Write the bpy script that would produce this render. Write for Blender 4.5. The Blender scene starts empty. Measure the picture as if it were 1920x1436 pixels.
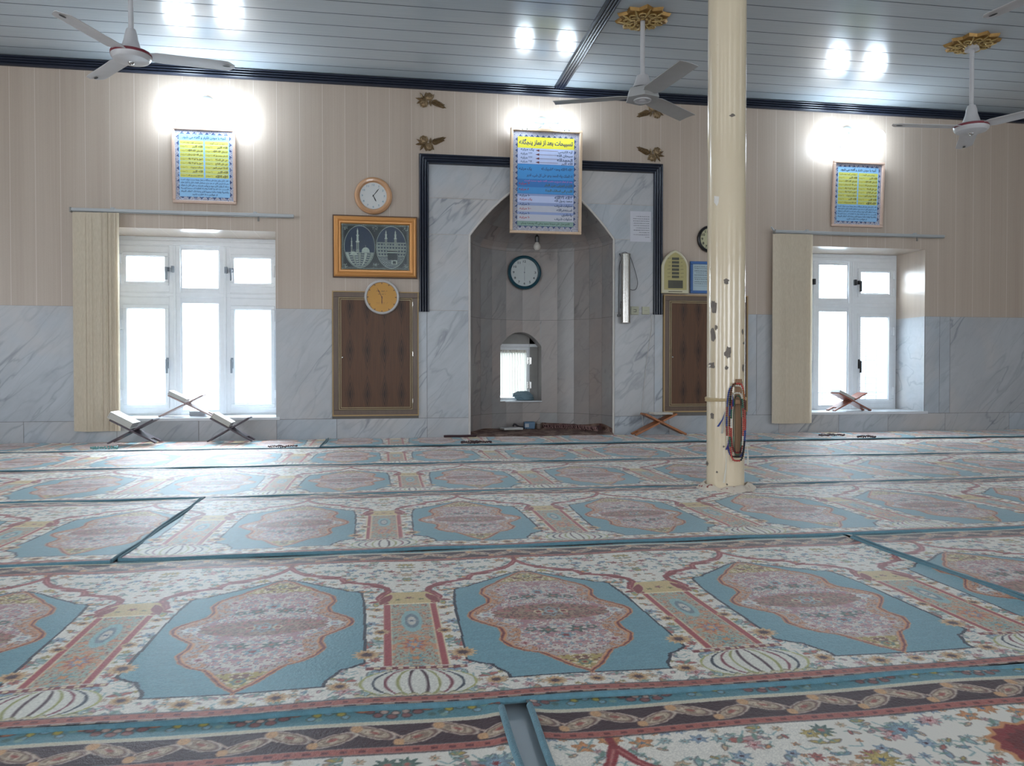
import bpy, math, random
import numpy as np
import unicodedata
from math import sin, cos, tan, atan, atan2, radians, pi, sqrt, hypot, floor

sc = bpy.context.scene
COL = sc.collection
# ------------------------------------------------------------------ camera, sky, daylight, exposure
FOC = 1480.0; YAW = radians(9.25); PITCH = atan(23 / FOC); EYE = .62
D = 7.36            # the wall with the prayer niche
CEIL = 3.30
cam = bpy.data.cameras.new('camera'); cam.sensor_width = 36; cam.lens = FOC / 1920 * 36; cam.clip_start = .05
cam_o = bpy.data.objects.new('camera', cam); COL.objects.link(cam_o)
cam_o.location = (0, 0, EYE); cam_o.rotation_euler = (pi / 2 - PITCH, 0, -YAW)
sc.camera = cam_o
w = bpy.data.worlds.new('sky'); sc.world = w; w.use_nodes = True
wn = w.node_tree.nodes; wl = w.node_tree.links
bg = wn['Background']; bg.inputs['Color'].default_value = (.80, .90, 1, 1); bg.inputs['Strength'].default_value = 5.0
vs = sc.view_settings
vs.view_transform = 'Standard'; vs.look = 'None'; vs.exposure = 0.0; vs.gamma = 1.0; vs.use_curve_mapping = False
def area(name, loc, rot, sx, sy, power, col, portal=False):
    l = bpy.data.lights.new(name, 'AREA'); l.shape = 'RECTANGLE'; l.size = sx; l.size_y = sy; l.energy = power; l.color = col
    if portal: l.cycles.is_portal = True
    o = bpy.data.objects.new(name, l); COL.objects.link(o); o.location = loc; o.rotation_euler = rot
    return o
WIN = [(-1.70, .745), (4.765, .745)]       # centre and half width of the two windows
SILL, HEAD = .197, 1.87
for cx, hw in WIN:                          # daylight through the two windows
    area('window_portal', (cx, D + .60, 1.03), (-pi / 2, 0, 0), 1.5, 1.68, 1, (1, 1, 1), True)
    area('window_daylight', (cx, D + 1.0, 1.9), (radians(-58), 0, 0), 1.7, 1.2, 560 if cx < 0 else 300, (.80, .90, 1))
# daylight through the windows in the walls behind and beside the camera
REAR_Y, LEFT_X, RIGHT_X = -4.6, -6.2, 9.2
for x in (-4.0, 0.6, 5.2):
    area('rear_window_daylight', (x, REAR_Y - .12, 1.45), (pi / 2, 0, 0), 1.5, 1.9, 72, (.95, .97, 1))
area('side_window_daylight', (LEFT_X - .12, 2.6, 1.4), (0, -pi / 2, 0), 1.9, 1.6, 50, (.93, .96, 1))
area('side_window_daylight', (LEFT_X - .12, -1.4, 1.4), (0, -pi / 2, 0), 1.9, 1.6, 50, (.93, .96, 1))
area('side_window_daylight', (RIGHT_X + .12, 0, 1.4), (0, pi / 2, 0), 1.9, 1.6, 40, (.93, .96, 1))

# ------------------------------------------------------------------ helpers
def ray(px, py):
    a = (px - 960) / FOC; b = -(py - 718) / FOC
    fw = (sin(YAW) * cos(PITCH), cos(YAW) * cos(PITCH), -sin(PITCH)); r = (cos(YAW), -sin(YAW), 0)
    up = (sin(YAW) * sin(PITCH), cos(YAW) * sin(PITCH), cos(PITCH))
    return tuple(fw[i] + a * r[i] + b * up[i] for i in range(3))
def W(px, py, y=D):          # pixel -> (x, z) on a plane parallel to the niche wall
    d = ray(px, py); t = y / d[1]; return d[0] * t, EYE + d[2] * t
def G(px, py, z=0):          # pixel -> (x, y) on a horizontal plane
    d = ray(px, py); t = (z - EYE) / d[2]; return d[0] * t, d[1] * t

def lin(c):
    if isinstance(c, str):
        c = tuple(int(c[i:i + 2], 16) / 255 for i in (0, 2, 4))
        return tuple(x / 12.92 if x <= .04045 else ((x + .055) / 1.055) ** 2.4 for x in c)
    return tuple(c[:3])
class NT:
    def __init__(s, name):
        s.m = bpy.data.materials.new(name); s.m.use_nodes = True; s.t = s.m.node_tree
        s.b = s.t.nodes['Principled BSDF']; s.o = s.t.nodes['Material Output']
    def n(s, typ, **k):
        nd = s.t.nodes.new('ShaderNode' + typ)
        for a, v in k.items():
            if a.startswith('i_'):
                key = a[2:]; key = int(key) if key.isdigit() else key.replace('_', ' ')
                if hasattr(v, 'links') and hasattr(v, 'is_output'): s.t.links.new(v, nd.inputs[key])
                else: nd.inputs[key].default_value = v
            else: setattr(nd, a, v)
        return nd
    def link(s, a, b): s.t.links.new(a, b)
    def math(s, op, a, b=None, c=None, clamp=False):
        nd = s.t.nodes.new('ShaderNodeMath'); nd.operation = op; nd.use_clamp = clamp
        for i, v in enumerate((a, b, c)):
            if v is None: continue
            if isinstance(v, (int, float)): nd.inputs[i].default_value = v
            else: s.t.links.new(v, nd.inputs[i])
        return nd.outputs[0]
    def mix(s, f, a, b, blend='MIX'):
        nd = s.t.nodes.new('ShaderNodeMix'); nd.data_type = 'RGBA'; nd.blend_type = blend
        for i, v in ((0, f), (6, a), (7, b)):
            if isinstance(v, (int, float)): nd.inputs[i].default_value = v
            elif isinstance(v, (tuple, str)): nd.inputs[i].default_value = (*lin(v), 1)
            else: s.t.links.new(v, nd.inputs[i])
        return nd.outputs[2]
    def bump(s, h, strength=.3, dist=.01):
        nd = s.n('Bump', i_Strength=strength, i_Distance=dist); s.link(h, nd.inputs['Height']); s.link(nd.outputs[0], s.b.inputs['Normal'])
    def set(s, **k):
        for a, v in k.items():
            key = a.replace('_', ' ')
            if isinstance(v, (int, float)): s.b.inputs[key].default_value = v
            elif isinstance(v, (tuple, str)): s.b.inputs[key].default_value = (*lin(v), 1)
            else: s.link(v, s.b.inputs[key])
        return s
def simple(name, col, rough=.5, metal=0., var=.08, scale=18., bump=0., bscale=120., spec=.5, coat=0., emit=0., trans=0., sheen=0., stretch=(1, 1, 1)):
    t = NT(name); tc = t.n('TexCoord'); mp = t.n('Mapping'); t.link(tc.outputs['Object'], mp.inputs[0]); mp.inputs['Scale'].default_value = stretch
    nz = t.n('TexNoise', i_Scale=scale, i_Detail=4.0); t.link(mp.outputs[0], nz.inputs['Vector'])
    c = lin(col); d = tuple(max(0, x * (1 - var * 2)) for x in c); u = tuple(min(1, x * (1 + var)) for x in c)
    t.set(Base_Color=t.mix(nz.outputs[0], d, u), Roughness=rough, Metallic=metal)
    t.b.inputs['Specular IOR Level'].default_value = spec
    if coat: t.b.inputs['Coat Weight'].default_value = coat
    if sheen: t.b.inputs['Sheen Weight'].default_value = sheen
    if trans: t.b.inputs['Transmission Weight'].default_value = trans
    if emit: t.b.inputs['Emission Color'].default_value = (*c, 1); t.b.inputs['Emission Strength'].default_value = emit
    if bump:
        n2 = t.n('TexNoise', i_Scale=bscale, i_Detail=3.0); t.link(mp.outputs[0], n2.inputs['Vector']); t.bump(n2.outputs[0], bump, .004)
    return t.m

class MB:
    """collects geometry and links it as one mesh object"""
    def __init__(s): s.v = []; s.f = []; s.m = []; s.uv = []
    def add(s, vs, fs, m=0):
        o = len(s.v); s.v.extend(tuple(p) for p in vs)
        for f in fs: s.f.append(tuple(i + o for i in f)); s.m.append(m)
        return s
    def box(s, x0, x1, y0, y1, z0, z1, m=0):
        v = [(x, y, z) for x in (x0, x1) for y in (y0, y1) for z in (z0, z1)]
        return s.add(v, [(0, 1, 3, 2), (4, 6, 7, 5), (0, 4, 5, 1), (2, 3, 7, 6), (0, 2, 6, 4), (1, 5, 7, 3)], m)
    def quad(s, a, b, c, d, m=0): return s.add([a, b, c, d], [(0, 1, 2, 3)], m)
    def lathe(s, prof, c=(0, 0, 0), n=32, axis='z', m=0, close=True):
        vs = []
        for r, h in prof:
            for k in range(n):
                a = 2 * pi * k / n; p = (r * cos(a), r * sin(a), h)
                if axis == 'y': p = (p[0], p[2], p[1])
                if axis == 'x': p = (p[2], p[0], p[1])
                vs.append((p[0] + c[0], p[1] + c[1], p[2] + c[2]))
        fs = []
        for i in range(len(prof) - 1):
            for k in range(n):
                k2 = (k + 1) % n; fs.append((i * n + k, i * n + k2, (i + 1) * n + k2, (i + 1) * n + k))
        if close:
            if prof[0][0] > 1e-5: fs.append(tuple(range(n - 1, -1, -1)))
            if prof[-1][0] > 1e-5: fs.append(tuple((len(prof) - 1) * n + k for k in range(n)))
        return s.add(vs, fs, m)
    def cyl(s, c, r, h, n=24, axis='z', m=0, r2=None): return s.lathe([(r, 0), (r if r2 is None else r2, h)], c, n, axis, m)
    def tube(s, pts, r, n=8, m=0, closed=False):
        pts = [np.array(p, float) for p in pts]; N = len(pts); vs = []; up = None
        for i in range(N):
            a = pts[(i - 1) % N] if (closed or i > 0) else pts[i]; b = pts[(i + 1) % N] if (closed or i < N - 1) else pts[i]
            t = b - a; t /= (np.linalg.norm(t) + 1e-12)
            if up is None:
                up = np.array((0, 0, 1.)) if abs(t[2]) < .9 else np.array((0, 1., 0))
            u = np.cross(t, up); u /= (np.linalg.norm(u) + 1e-12); v = np.cross(u, t); up = v
            rr = r[i] if hasattr(r, '__len__') else r
            for k in range(n):
                g = 2 * pi * k / n; vs.append(tuple(pts[i] + u * rr * cos(g) + v * rr * sin(g)))
        fs = []
        for i in range(N if closed else N - 1):
            j = (i + 1) % N
            for k in range(n):
                k2 = (k + 1) % n; fs.append((i * n + k, j * n + k, j * n + k2, i * n + k2))
        if not closed: fs += [tuple(range(n)), tuple((N - 1) * n + k for k in range(n - 1, -1, -1))]
        return s.add(vs, fs, m)
    def prism(s, pts, f, a, b, m=0):
        """closed outline pts (2D); f(p, h) -> 3D; extruded from h=a to h=b"""
        n = len(pts); vs = [f(p, a) for p in pts] + [f(p, b) for p in pts]
        fs = [tuple(range(n - 1, -1, -1)), tuple(range(n, 2 * n))] + [(i, (i + 1) % n, n + (i + 1) % n, n + i) for i in range(n)]
        return s.add(vs, fs, m)
    def ball(s, c, r, nu=16, nv=10, m=0, sx=1, sy=1, sz=1):
        prof = [(r * sin(pi * j / nv), -r * cos(pi * j / nv)) for j in range(nv + 1)]
        o = len(s.v); s.lathe([(max(p[0], 1e-6), p[1]) for p in prof], (0, 0, 0), nu, 'z', m)
        s.v[o:] = [(x * sx + c[0], y * sy + c[1], z * sz + c[2]) for x, y, z in s.v[o:]]
        return s
    def xf(s, fn, start=0): s.v[start:] = [tuple(fn(p)) for p in s.v[start:]]; return s
    def build(s, name, mats, parent=None, smooth=35, bevel=0, loc=None):
        me = bpy.data.meshes.new(name); me.from_pydata(s.v, [], s.f)
        mats = mats if isinstance(mats, (list, tuple)) else [mats]
        for m in mats: me.materials.append(m)
        if len(mats) > 1: me.polygons.foreach_set('material_index', s.m)
        if s.uv:
            uv = me.uv_layers.new(name='panel'); uv.data.foreach_set('uv', [float(c) for q in s.uv for p in q for c in p])
        if smooth:
            me.polygons.foreach_set('use_smooth', [True] * len(me.polygons)); me.set_sharp_from_angle(angle=radians(smooth))
        me.update()
        o = bpy.data.objects.new(name, me); COL.objects.link(o)
        if parent is not None: o.parent = parent
        if loc: o.location = loc
        if bevel:
            b = o.modifiers.new('edge', 'BEVEL'); b.width = bevel; b.segments = 2; b.limit_method = 'ANGLE'; b.harden_normals = True
        return o
def root(name, loc, label=None, cat=None, group=None, rz=0, kind=None):
    o = bpy.data.objects.new(name, None); o.empty_display_size = .05; COL.objects.link(o); o.location = loc; o.rotation_euler = (0, 0, rz)
    return tag(o, label, cat, group, kind)
def tag(o, label=None, cat=None, group=None, kind=None):
    for k, v in (('label', label), ('category', cat), ('group', group), ('kind', kind)):
        if v: o[k] = v
    return o
def copy_tree(o, parent=None):
    c = o.copy(); COL.objects.link(c)
    if parent is not None: c.parent = parent
    for ch in list(o.children): copy_tree(ch, c)
    return c

# ---- right-to-left lettering: joined letter forms in visual order
FORMS = {}
for cp in list(range(0xFB50, 0xFC00)) + list(range(0xFE80, 0xFEFD)):
    dcp = unicodedata.decomposition(chr(cp))
    if dcp.startswith('<'):
        tagn, *rest = dcp.split(); FORMS.setdefault(''.join(chr(int(x, 16)) for x in rest), {}).setdefault(tagn.strip('<>'), chr(cp))
def shape(s):
    s = [c for c in s if not ('\u064b' <= c <= '\u0652')]; s = ''.join(s).replace('ي', 'ی').replace('ك', 'ک')
    units = []; i = 0
    while i < len(s):
        if s[i:i + 2] in ('لا', 'لآ'): units.append(s[i:i + 2]); i += 2
        else: units.append(s[i]); i += 1
    def fw(u): return 'initial' in FORMS.get(u, {}) or 'medial' in FORMS.get(u, {})
    def bw(u): return 'final' in FORMS.get(u, {})
    out = []
    for k, u in enumerate(units):
        f = FORMS.get(u)
        if not f: out.append(u); continue
        p = k > 0 and fw(units[k - 1]) and bw(u); n = k < len(units) - 1 and fw(u) and bw(units[k + 1])
        out.append(f.get('medial' if p and n else 'final' if p else 'initial' if n else 'isolated', u))
    res = []; num = []
    for u in out[::-1]:
        if u.isdigit(): num.insert(0, u)
        else: res += num; num = []; res.append({'(': ')', ')': '('}.get(u, u))
    return ''.join(res + num)
_TXT = {}
def letters(text, rtl=True, bold=.0):
    key = (text, rtl, bold)
    if key not in _TXT:
        cu = bpy.data.curves.new('lettering', 'FONT'); cu.body = shape(text) if rtl else text; cu.size = 1; cu.resolution_u = 2; cu.offset = bold
        ob = bpy.data.objects.new('lettering', cu); COL.objects.link(ob); dg = bpy.context.evaluated_depsgraph_get(); dg.update()
        me = ob.evaluated_get(dg).to_mesh(); vs = [tuple(v.co) for v in me.vertices]; fs = [tuple(p.vertices) for p in me.polygons]
        ob.evaluated_get(dg).to_mesh_clear(); bpy.data.objects.remove(ob); bpy.data.curves.remove(cu)
        _TXT[key] = (vs, fs)
    return _TXT[key]
def put_text(mb, text, x, z, wd, ht, y=0., align='C', m=0, rtl=True, bold=.012):
    """lettering in the xz plane facing -y; fits the box wd x ht centred (or set right/left) at x, z"""
    vs, fs = letters(text, rtl, bold)
    if not vs: return
    xs = [v[0] for v in vs]; ys = [v[1] for v in vs]; w0 = max(xs) - min(xs); h0 = max(ys) - min(ys)
    sx = wd / w0; sy = ht / h0; sx = min(sx, sy * 1.25); sy = min(sy, sx * 1.25)
    cx = min(xs) + w0 / 2; cy = min(ys) + h0 / 2
    if align == 'R': cx = max(xs)
    if align == 'L': cx = min(xs)
    mb.add([((v[0] - cx) * sx + x, y, (v[1] - cy) * sy + z) for v in vs], fs, m)
# ------------------------------------------------------------------ materials
def marble(name, base, dark, warm, rough=.22):
    t = NT(name); tc = t.n('TexCoord'); uv = t.n('UVMap'); uv.uv_map = 'panel'
    sh = t.n('VectorMath', operation='MULTIPLY'); t.link(uv.outputs[0], sh.inputs[0]); sh.inputs[1].default_value = (31, 17, 0)
    ad = t.n('VectorMath', operation='ADD'); t.link(tc.outputs['Object'], ad.inputs[0]); t.link(sh.outputs[0], ad.inputs[1])
    m0 = t.n('Mapping'); t.link(ad.outputs[0], m0.inputs[0]); m0.inputs['Rotation'].default_value = (0, .85, 0); mp = t.n('Mapping'); t.link(m0.outputs[0], mp.inputs[0]); mp.inputs['Scale'].default_value = (.5, 1, 2.0)
    dn = t.n('TexNoise', i_Scale=1.6, i_Detail=5.0); t.link(mp.outputs[0], dn.inputs['Vector'])
    vm = t.n('VectorMath', operation='MULTIPLY_ADD'); t.link(dn.outputs['Color'], vm.inputs[0]); vm.inputs[1].default_value = (.5, .5, .5); t.link(mp.outputs[0], vm.inputs[2])
    def vein(scale, wdt, seed):
        q = t.n('TexNoise', i_Scale=scale, i_Detail=2.5, i_Roughness=.55); ad2 = t.n('VectorMath', operation='ADD'); t.link(vm.outputs[0], ad2.inputs[0]); ad2.inputs[1].default_value = (seed, seed, 0); t.link(ad2.outputs[0], q.inputs['Vector'])
        d = t.math('ABSOLUTE', t.math('SUBTRACT', q.outputs[0], .5)); return t.math('SUBTRACT', 1.0, t.math('DIVIDE', d, wdt), clamp=True)
    msk = t.n('TexNoise', i_Scale=1.3, i_Detail=2.0); t.link(vm.outputs[0], msk.inputs['Vector'])
    mk = t.math('MULTIPLY_ADD', msk.outputs[0], 3.4, -1.35, clamp=True)
    v1 = t.math('MULTIPLY', t.math('MULTIPLY', vein(.9, .009, 0), mk), .65)
    v2 = t.math('MULTIPLY', t.math('MULTIPLY', vein(2.2, .02, 5), mk), .45)
    v3 = t.math('MULTIPLY', vein(5., .05, 9), .06)
    cl = t.n('TexNoise', i_Scale=2.2, i_Detail=6.0, i_Roughness=.62); t.link(vm.outputs[0], cl.inputs['Vector'])
    wm = t.n('TexNoise', i_Scale=1.1, i_Detail=4.0, i_Roughness=.6); t.link(ad.outputs[0], wm.inputs['Vector'])
    c0 = t.mix(t.math('MULTIPLY_ADD', cl.outputs[0], 2.3, -.65, clamp=True), base, tuple(x * .66 + y * .34 for x, y in zip(lin(base), lin(dark))))
    c0 = t.mix(t.math('MULTIPLY_ADD', wm.outputs[0], 2.4, -1.15, clamp=True), c0, warm)
    sx = t.n('SeparateXYZ'); t.link(uv.outputs[0], sx.inputs[0])          # every slab a little lighter or warmer
    c0 = t.mix(t.math('MULTIPLY', t.math('FRACT', t.math('MULTIPLY', sx.outputs[0], 7.3)), .38), c0, tuple(x * .86 for x in lin(warm)))
    c1 = t.mix(v1, c0, dark); c1 = t.mix(v2, c1, dark); c1 = t.mix(v3, c1, dark)
    t.set(Base_Color=c1, Roughness=rough); return t.m
M_marble = marble('wall_marble', 'b2b9c0', '525b66', 'c2b6ac', .3)
M_niche = marble('niche_marble', '9d9b9a', '4a4a4e', 'b09c92', .32)
M_grout = simple('grout', '6e6a66', .8)
def pvc_wall():
    t = NT('pvc_wall_panel'); tc = t.n('TexCoord'); sp = t.n('SeparateXYZ'); t.link(tc.outputs['Object'], sp.inputs[0])
    mp = t.n('Mapping'); t.link(tc.outputs['Object'], mp.inputs[0]); mp.inputs['Scale'].default_value = (1, 1, .012)
    a = t.n('TexNoise', i_Scale=70.0, i_Detail=3.0); b = t.n('TexNoise', i_Scale=6.0, i_Detail=2.0)
    for q in (a, b): t.link(mp.outputs[0], q.inputs['Vector'])
    fine = t.n('TexNoise', i_Scale=260.0, i_Detail=2.0); t.link(tc.outputs['Object'], fine.inputs['Vector'])
    st = t.math('ADD', t.math('MULTIPLY', a.outputs[0], .45), t.math('MULTIPLY', b.outputs[0], .6))
    st = t.math('ADD', st, t.math('MULTIPLY', fine.outputs[0], .35))
    c = t.mix(t.math('MULTIPLY_ADD', st, 1.6, -.75, clamp=True), 'ab9a8b', 'bcad9e')
    fr = t.math('FRACT', t.math('MULTIPLY', t.math('ADD', sp.outputs[0], 20.04), 1 / .2))
    g = t.math('LESS_THAN', t.math('ABSOLUTE', t.math('SUBTRACT', fr, .5)), .012)
    c = t.mix(t.math('MULTIPLY', g, .4), c, 'ddd6cc')
    t.set(Base_Color=c, Roughness=.34); t.bump(t.math('ADD', t.math('MULTIPLY', g, -1.0), t.math('MULTIPLY', a.outputs[0], .12)), .35, .004); return t.m
M_pvc = pvc_wall()
def pvc_ceiling():
    t = NT('pvc_ceiling_panel'); tc = t.n('TexCoord'); mp = t.n('Mapping'); t.link(tc.outputs['Object'], mp.inputs[0]); mp.inputs['Scale'].default_value = (.05, 1, 1)
    a = t.n('TexNoise', i_Scale=60.0, i_Detail=3.0); t.link(mp.outputs[0], a.inputs['Vector'])
    t.set(Base_Color=t.mix(a.outputs[0], 'a7b0b5', 'b5bdc1'), Roughness=.17); t.b.inputs['Specular IOR Level'].default_value = .75
    t.bump(a.outputs[0], .04, .002); return t.m
M_ceil = pvc_ceiling()
M_groove = simple('ceiling_groove', '4c545a', .6)
M_navy = simple('navy_pvc_trim', '292e3b', .25, var=.15, scale=6)
M_white = simple('white_painted_frame', 'e2e6ea', .38, var=.04)
M_sill = simple('white_stone_sill', 'c9ccd0', .25, var=.04)
M_chrome = simple('chrome', 'c8c8c6', .18, 1.0, var=.04)
M_dark = simple('dark_rubber', '1c1c1f', .5)
M_black = simple('black_plastic', '151517', .3)
M_plaster = simple('plain_wall', 'b7aa9b', .6)
M_stone = simple('bare_floor_stone', 'a9b2b8', .3, var=.1, scale=5)
def glass():
    t = NT('window_glass'); tr = t.n('BsdfTransparent'); gl = t.n('BsdfGlossy', i_Roughness=.02); fr = t.n('Fresnel', i_IOR=1.45); mx = t.n('MixShader')
    tr.inputs[0].default_value = (.93, .96, .97, 1); t.link(t.math('MULTIPLY', fr.outputs[0], .3), mx.inputs[0]); t.link(tr.outputs[0], mx.inputs[1]); t.link(gl.outputs[0], mx.inputs[2]); t.link(mx.outputs[0], t.o.inputs[0]); return t.m
M_glass = glass()

# ------------------------------------------------------------------ the niche wall
NC, NR, ND = 1.4925, .697, .75           # niche centre, half width, depth
SPRING, RISE = 1.885, .55
def arch(x):
    u = min(1, abs(x - NC) / NR); return SPRING + RISE * (1 - u ** 1.7)
FL = -.016            # the bare floor lies a carpet's thickness below z = 0
wall = MB()
def wq(x0, x1, z0, z1, m=0, y=D, zt0=None, zb0=None, zb1=None):
    wall.quad((x0, y, z0 if zb0 is None else zb0), (x1, y, z0 if zb1 is None else zb1), (x1, y, z1), (x0, y, z1), m)
nx = [NC - NR * cos(pi * i / 64) for i in range(65)]
W1L, W1R = WIN[0][0] - WIN[0][1], WIN[0][0] + WIN[0][1]; W2L, W2R = WIN[1][0] - WIN[1][1], WIN[1][0] + WIN[1][1]
for x0, x1 in ((LEFT_X, W1L), (W1R, .37), (.37, nx[0]), (nx[-1], 2.63), (2.63, W2L), (W2R, RIGHT_X)):
    wq(x0, x1, FL, 1.18, 1)
    wq(x0, x1, 1.18, CEIL, 0)
for x0, x1 in ((W1L, W1R), (W2L, W2R)):
    wq(x0, x1, FL, SILL, 1); wq(x0, x1, HEAD, CEIL, 0)
    for x in (x0, x1):                              # reveals
        wall.quad((x, D, SILL), (x, D + .5, SILL), (x, D + .5, 1.18), (x, D, 1.18), 2); wall.quad((x, D, 1.18), (x, D + .5, 1.18), (x, D + .5, HEAD), (x, D, HEAD), 0)
    wall.quad((x0, D, HEAD), (x1, D, HEAD), (x1, D + .5, HEAD), (x0, D + .5, HEAD), 0)
    wall.quad((x0, D, SILL), (x1, D, SILL), (x1, D + .5, SILL), (x0, D + .5, SILL), 2)
for a, b in zip(nx[:-1], nx[1:]): wq(a, b, 0, CEIL, 0, zb0=arch(a), zb1=arch(b))
wall.uv = [[(.13 * i, .29 * i)] * len(f) for i, f in enumerate(wall.f)]
wall_back = wall.build('wall_back', [M_pvc, M_grout, M_marble], smooth=0); tag(wall_back, kind='structure')
# marble slabs on the wall, each slab a face of its own with a joint between
mar = MB(); g = .0016; pid = [0]
def slab(x0, x1, z0, z1, y=D - .006, bott=None):
    pid[0] += 1; r = (pid[0] * .618) % 1
    mar.quad((x0 + g, y, z0 + g), (x1 - g, y, z0 + g), (x1 - g, y, z1 - g), (x0 + g, y, z1 - g)); mar.uv.append([(r, r * 1.7)] * 4)
for x0, x1 in ((LEFT_X, -4.6), (-4.6, -3.7), (-3.7, -2.61), (-2.61, W1L), (W1R, -.46)): slab(x0, x1, .181, 1.18)
for x0, x1 in ((.32, .40), (.40, NC - NR), (NC + NR, 2.60), (2.60, 2.685), (3.56, 3.66), (3.66, W2L), (W2R, 5.68), (5.68, 5.80), (5.80, 6.9), (6.9, 8), (8, RIGHT_X)): slab(x0, x1, .181, 1.18)
xs = [LEFT_X, -5.2, -4.4, -3.55, -3.05, -2.3, -1.62, -.95, -.42, .40, NC - NR]
for a, b in zip(xs[:-1], xs[1:]): slab(a, b, FL, .181)
for a, b in zip(xs[:-1], xs[1:]):
    if b < -2.4 or a > -1: pass
xs = [NC + NR, 2.75, 3.3, 3.9, 4.55, 5.1, 5.75, 6.5, 7.2, 8.1, RIGHT_X]
for a, b in zip(xs[:-1], xs[1:]): slab(a, b, FL, .181)
for x0, x1 in ((.40, NC - NR), (NC + NR, 2.60)):
    slab(x0, x1, 1.18, 1.885)
rows = (1.885, 2.22, 2.53)
for r0, r1 in zip(rows[:-1], rows[1:]):
    for a0, a1 in ((.40, NC - NR), (NC + NR, 2.60)):
        pass
    for side in (0, 1):
        pid[0] += 1; r = (pid[0] * .618) % 1
        seg = [(.40, NC - NR)] + [(a, b) for a, b in zip(nx[:32], nx[1:33])] if side == 0 else [(a, b) for a, b in zip(nx[32:-1], nx[33:])] + [(NC + NR, 2.60)]
        for a, b in seg:
            la = max(r0, arch(a) if NC - NR < a < NC + NR else r0) ; lb = max(r0, arch(b) if NC - NR < b < NC + NR else r0)
            if la >= r1 - g and lb >= r1 - g: continue
            la = min(la, r1 - g); lb = min(lb, r1 - g)
            mar.quad((a, D - .006, la + g), (b, D - .006, lb + g), (b, D - .006, r1 - g), (a, D - .006, r1 - g)); mar.uv.append([(r, r * 1.7)] * 4)
mar.build('marble_cladding', M_marble, wall_back, smooth=0)

# the niche: faceted half round with a pointed half dome
WXC, WXH, WSILL, WSPR, WTOP = 1.408, .222, .306, .872, 1.022     # small window opening at the back
AN = [-90] + [-5 + 15 * k for k in range(-5, 7)] + [90]
def niche_pt(ang, k=1.0):
    a = radians(ang); return NC + NR * k * sin(a), D + ND * k * cos(a)
def facet_pts(k=1.0): return [niche_pt(a, k) for a in AN]
nm = MB()
def nface(pts, r): nm.add(pts, [tuple(range(len(pts)))]); nm.uv.append([(r, r * 2.3)] * len(pts))
P0 = facet_pts()
zrow = [FL, .181, 1.145, SPRING - .03]
def warch(x):
    u = min(1, abs(x - WXC) / WXH); return WSPR + (WTOP - WSPR) * (1 - u ** 2.2)
for i in range(len(P0) - 1):
    (xa, ya), (xb, yb) = P0[i], P0[i + 1]
    cuts = [xa] + sorted(x for x in [WXC - WXH + 2 * WXH * q / 24 for q in range(25)] if xa < x < xb) + [xb]
    ins = lambda x: WXC - WXH - 1e-6 < x < WXC + WXH + 1e-6 and ya > D + .4
    for j in range(3):
        z0, z1 = zrow[j], zrow[j + 1]; r = ((i * 7 + j * 3) * .618) % 1
        full = not (xb > WXC - WXH and xa < WXC + WXH and yb > D + .4)
        gg = .0012 if full else 0
        for a, b in ([(xa, xb)] if full else zip(cuts[:-1], cuts[1:])):
            fy = lambda x: ya + (yb - ya) * (x - xa) / (xb - xa + 1e-9)
            a2 = a + gg * (a == xa) * (xb - xa) * 4; b2 = b - gg * (b == xb) * (xb - xa) * 4
            if full or not (ins((a + b) / 2)) or j == 0:
                nface([(a2, fy(a2), z0 + g), (b2, fy(b2), z0 + g), (b2, fy(b2), z1 - g), (a2, fy(a2), z1 - g)], r)
            elif j == 1:
                nface([(a2, fy(a2), z0 + g), (b2, fy(b2), z0 + g), (b2, fy(b2), WSILL), (a2, fy(a2), WSILL)], r)
                nface([(a2, fy(a2), warch(a)), (b2, fy(b2), warch(b)), (b2, fy(b2), z1 - g), (a2, fy(a2), z1 - g)], (r + .3) % 1)
            else: nface([(a2, fy(a2), z0 + g), (b2, fy(b2), z0 + g), (b2, fy(b2), z1 - g), (a2, fy(a2), z1 - g)], r)
NH = 9
def kz(q):                                                     # dome radius factor and height
    z = SPRING + (RISE - .001) * q; return (1 - q) ** (1 / 1.7), z
lv = [(1.0, SPRING - .03)] + [kz(q) for q in (0, .09, .19, .31, .44, .57, .70, .82, .92, 1.0)]
for j in range(len(lv) - 1):
    (k0, z0), (k1, z1) = lv[j], lv[j + 1]; A, B = facet_pts(k0), facet_pts(max(k1, .001)); gz = .0012 if j in (0, 2, 4, 6, 8) else 0
    for i in range(len(A) - 1):
        nface([(*A[i], z0 + gz), (*A[i + 1], z0 + gz), (*B[i + 1], z1), (*B[i], z1)], ((i * 5 + (j // 2) * 3) * .618) % 1)
# reveal of the small window
def ysurf(x):
    for (xa, ya), (xb, yb) in zip(P0[:-1], P0[1:]):
        if xa <= x <= xb and ya > D + .3: return ya + (yb - ya) * (x - xa) / (xb - xa + 1e-9)
    return D + ND
YB = D + ND + .24
xx = [WXC - WXH + 2 * WXH * q / 24 for q in range(25)]
for a, b in zip(xx[:-1], xx[1:]):
    nface([(a, ysurf(a), warch(a)), (b, ysurf(b), warch(b)), (b, YB, warch(b)), (a, YB, warch(a))], .37)
    nface([(a, ysurf(a), WSILL), (b, ysurf(b), WSILL), (b, YB, WSILL), (a, YB, WSILL)], .52)
for x in (xx[0], xx[-1]): nface([(x, ysurf(x), WSILL), (x, YB, WSILL), (x, YB, warch(x)), (x, ysurf(x), warch(x))], .61)
nm.build('prayer_niche', M_niche, wall_back, smooth=0)
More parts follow.
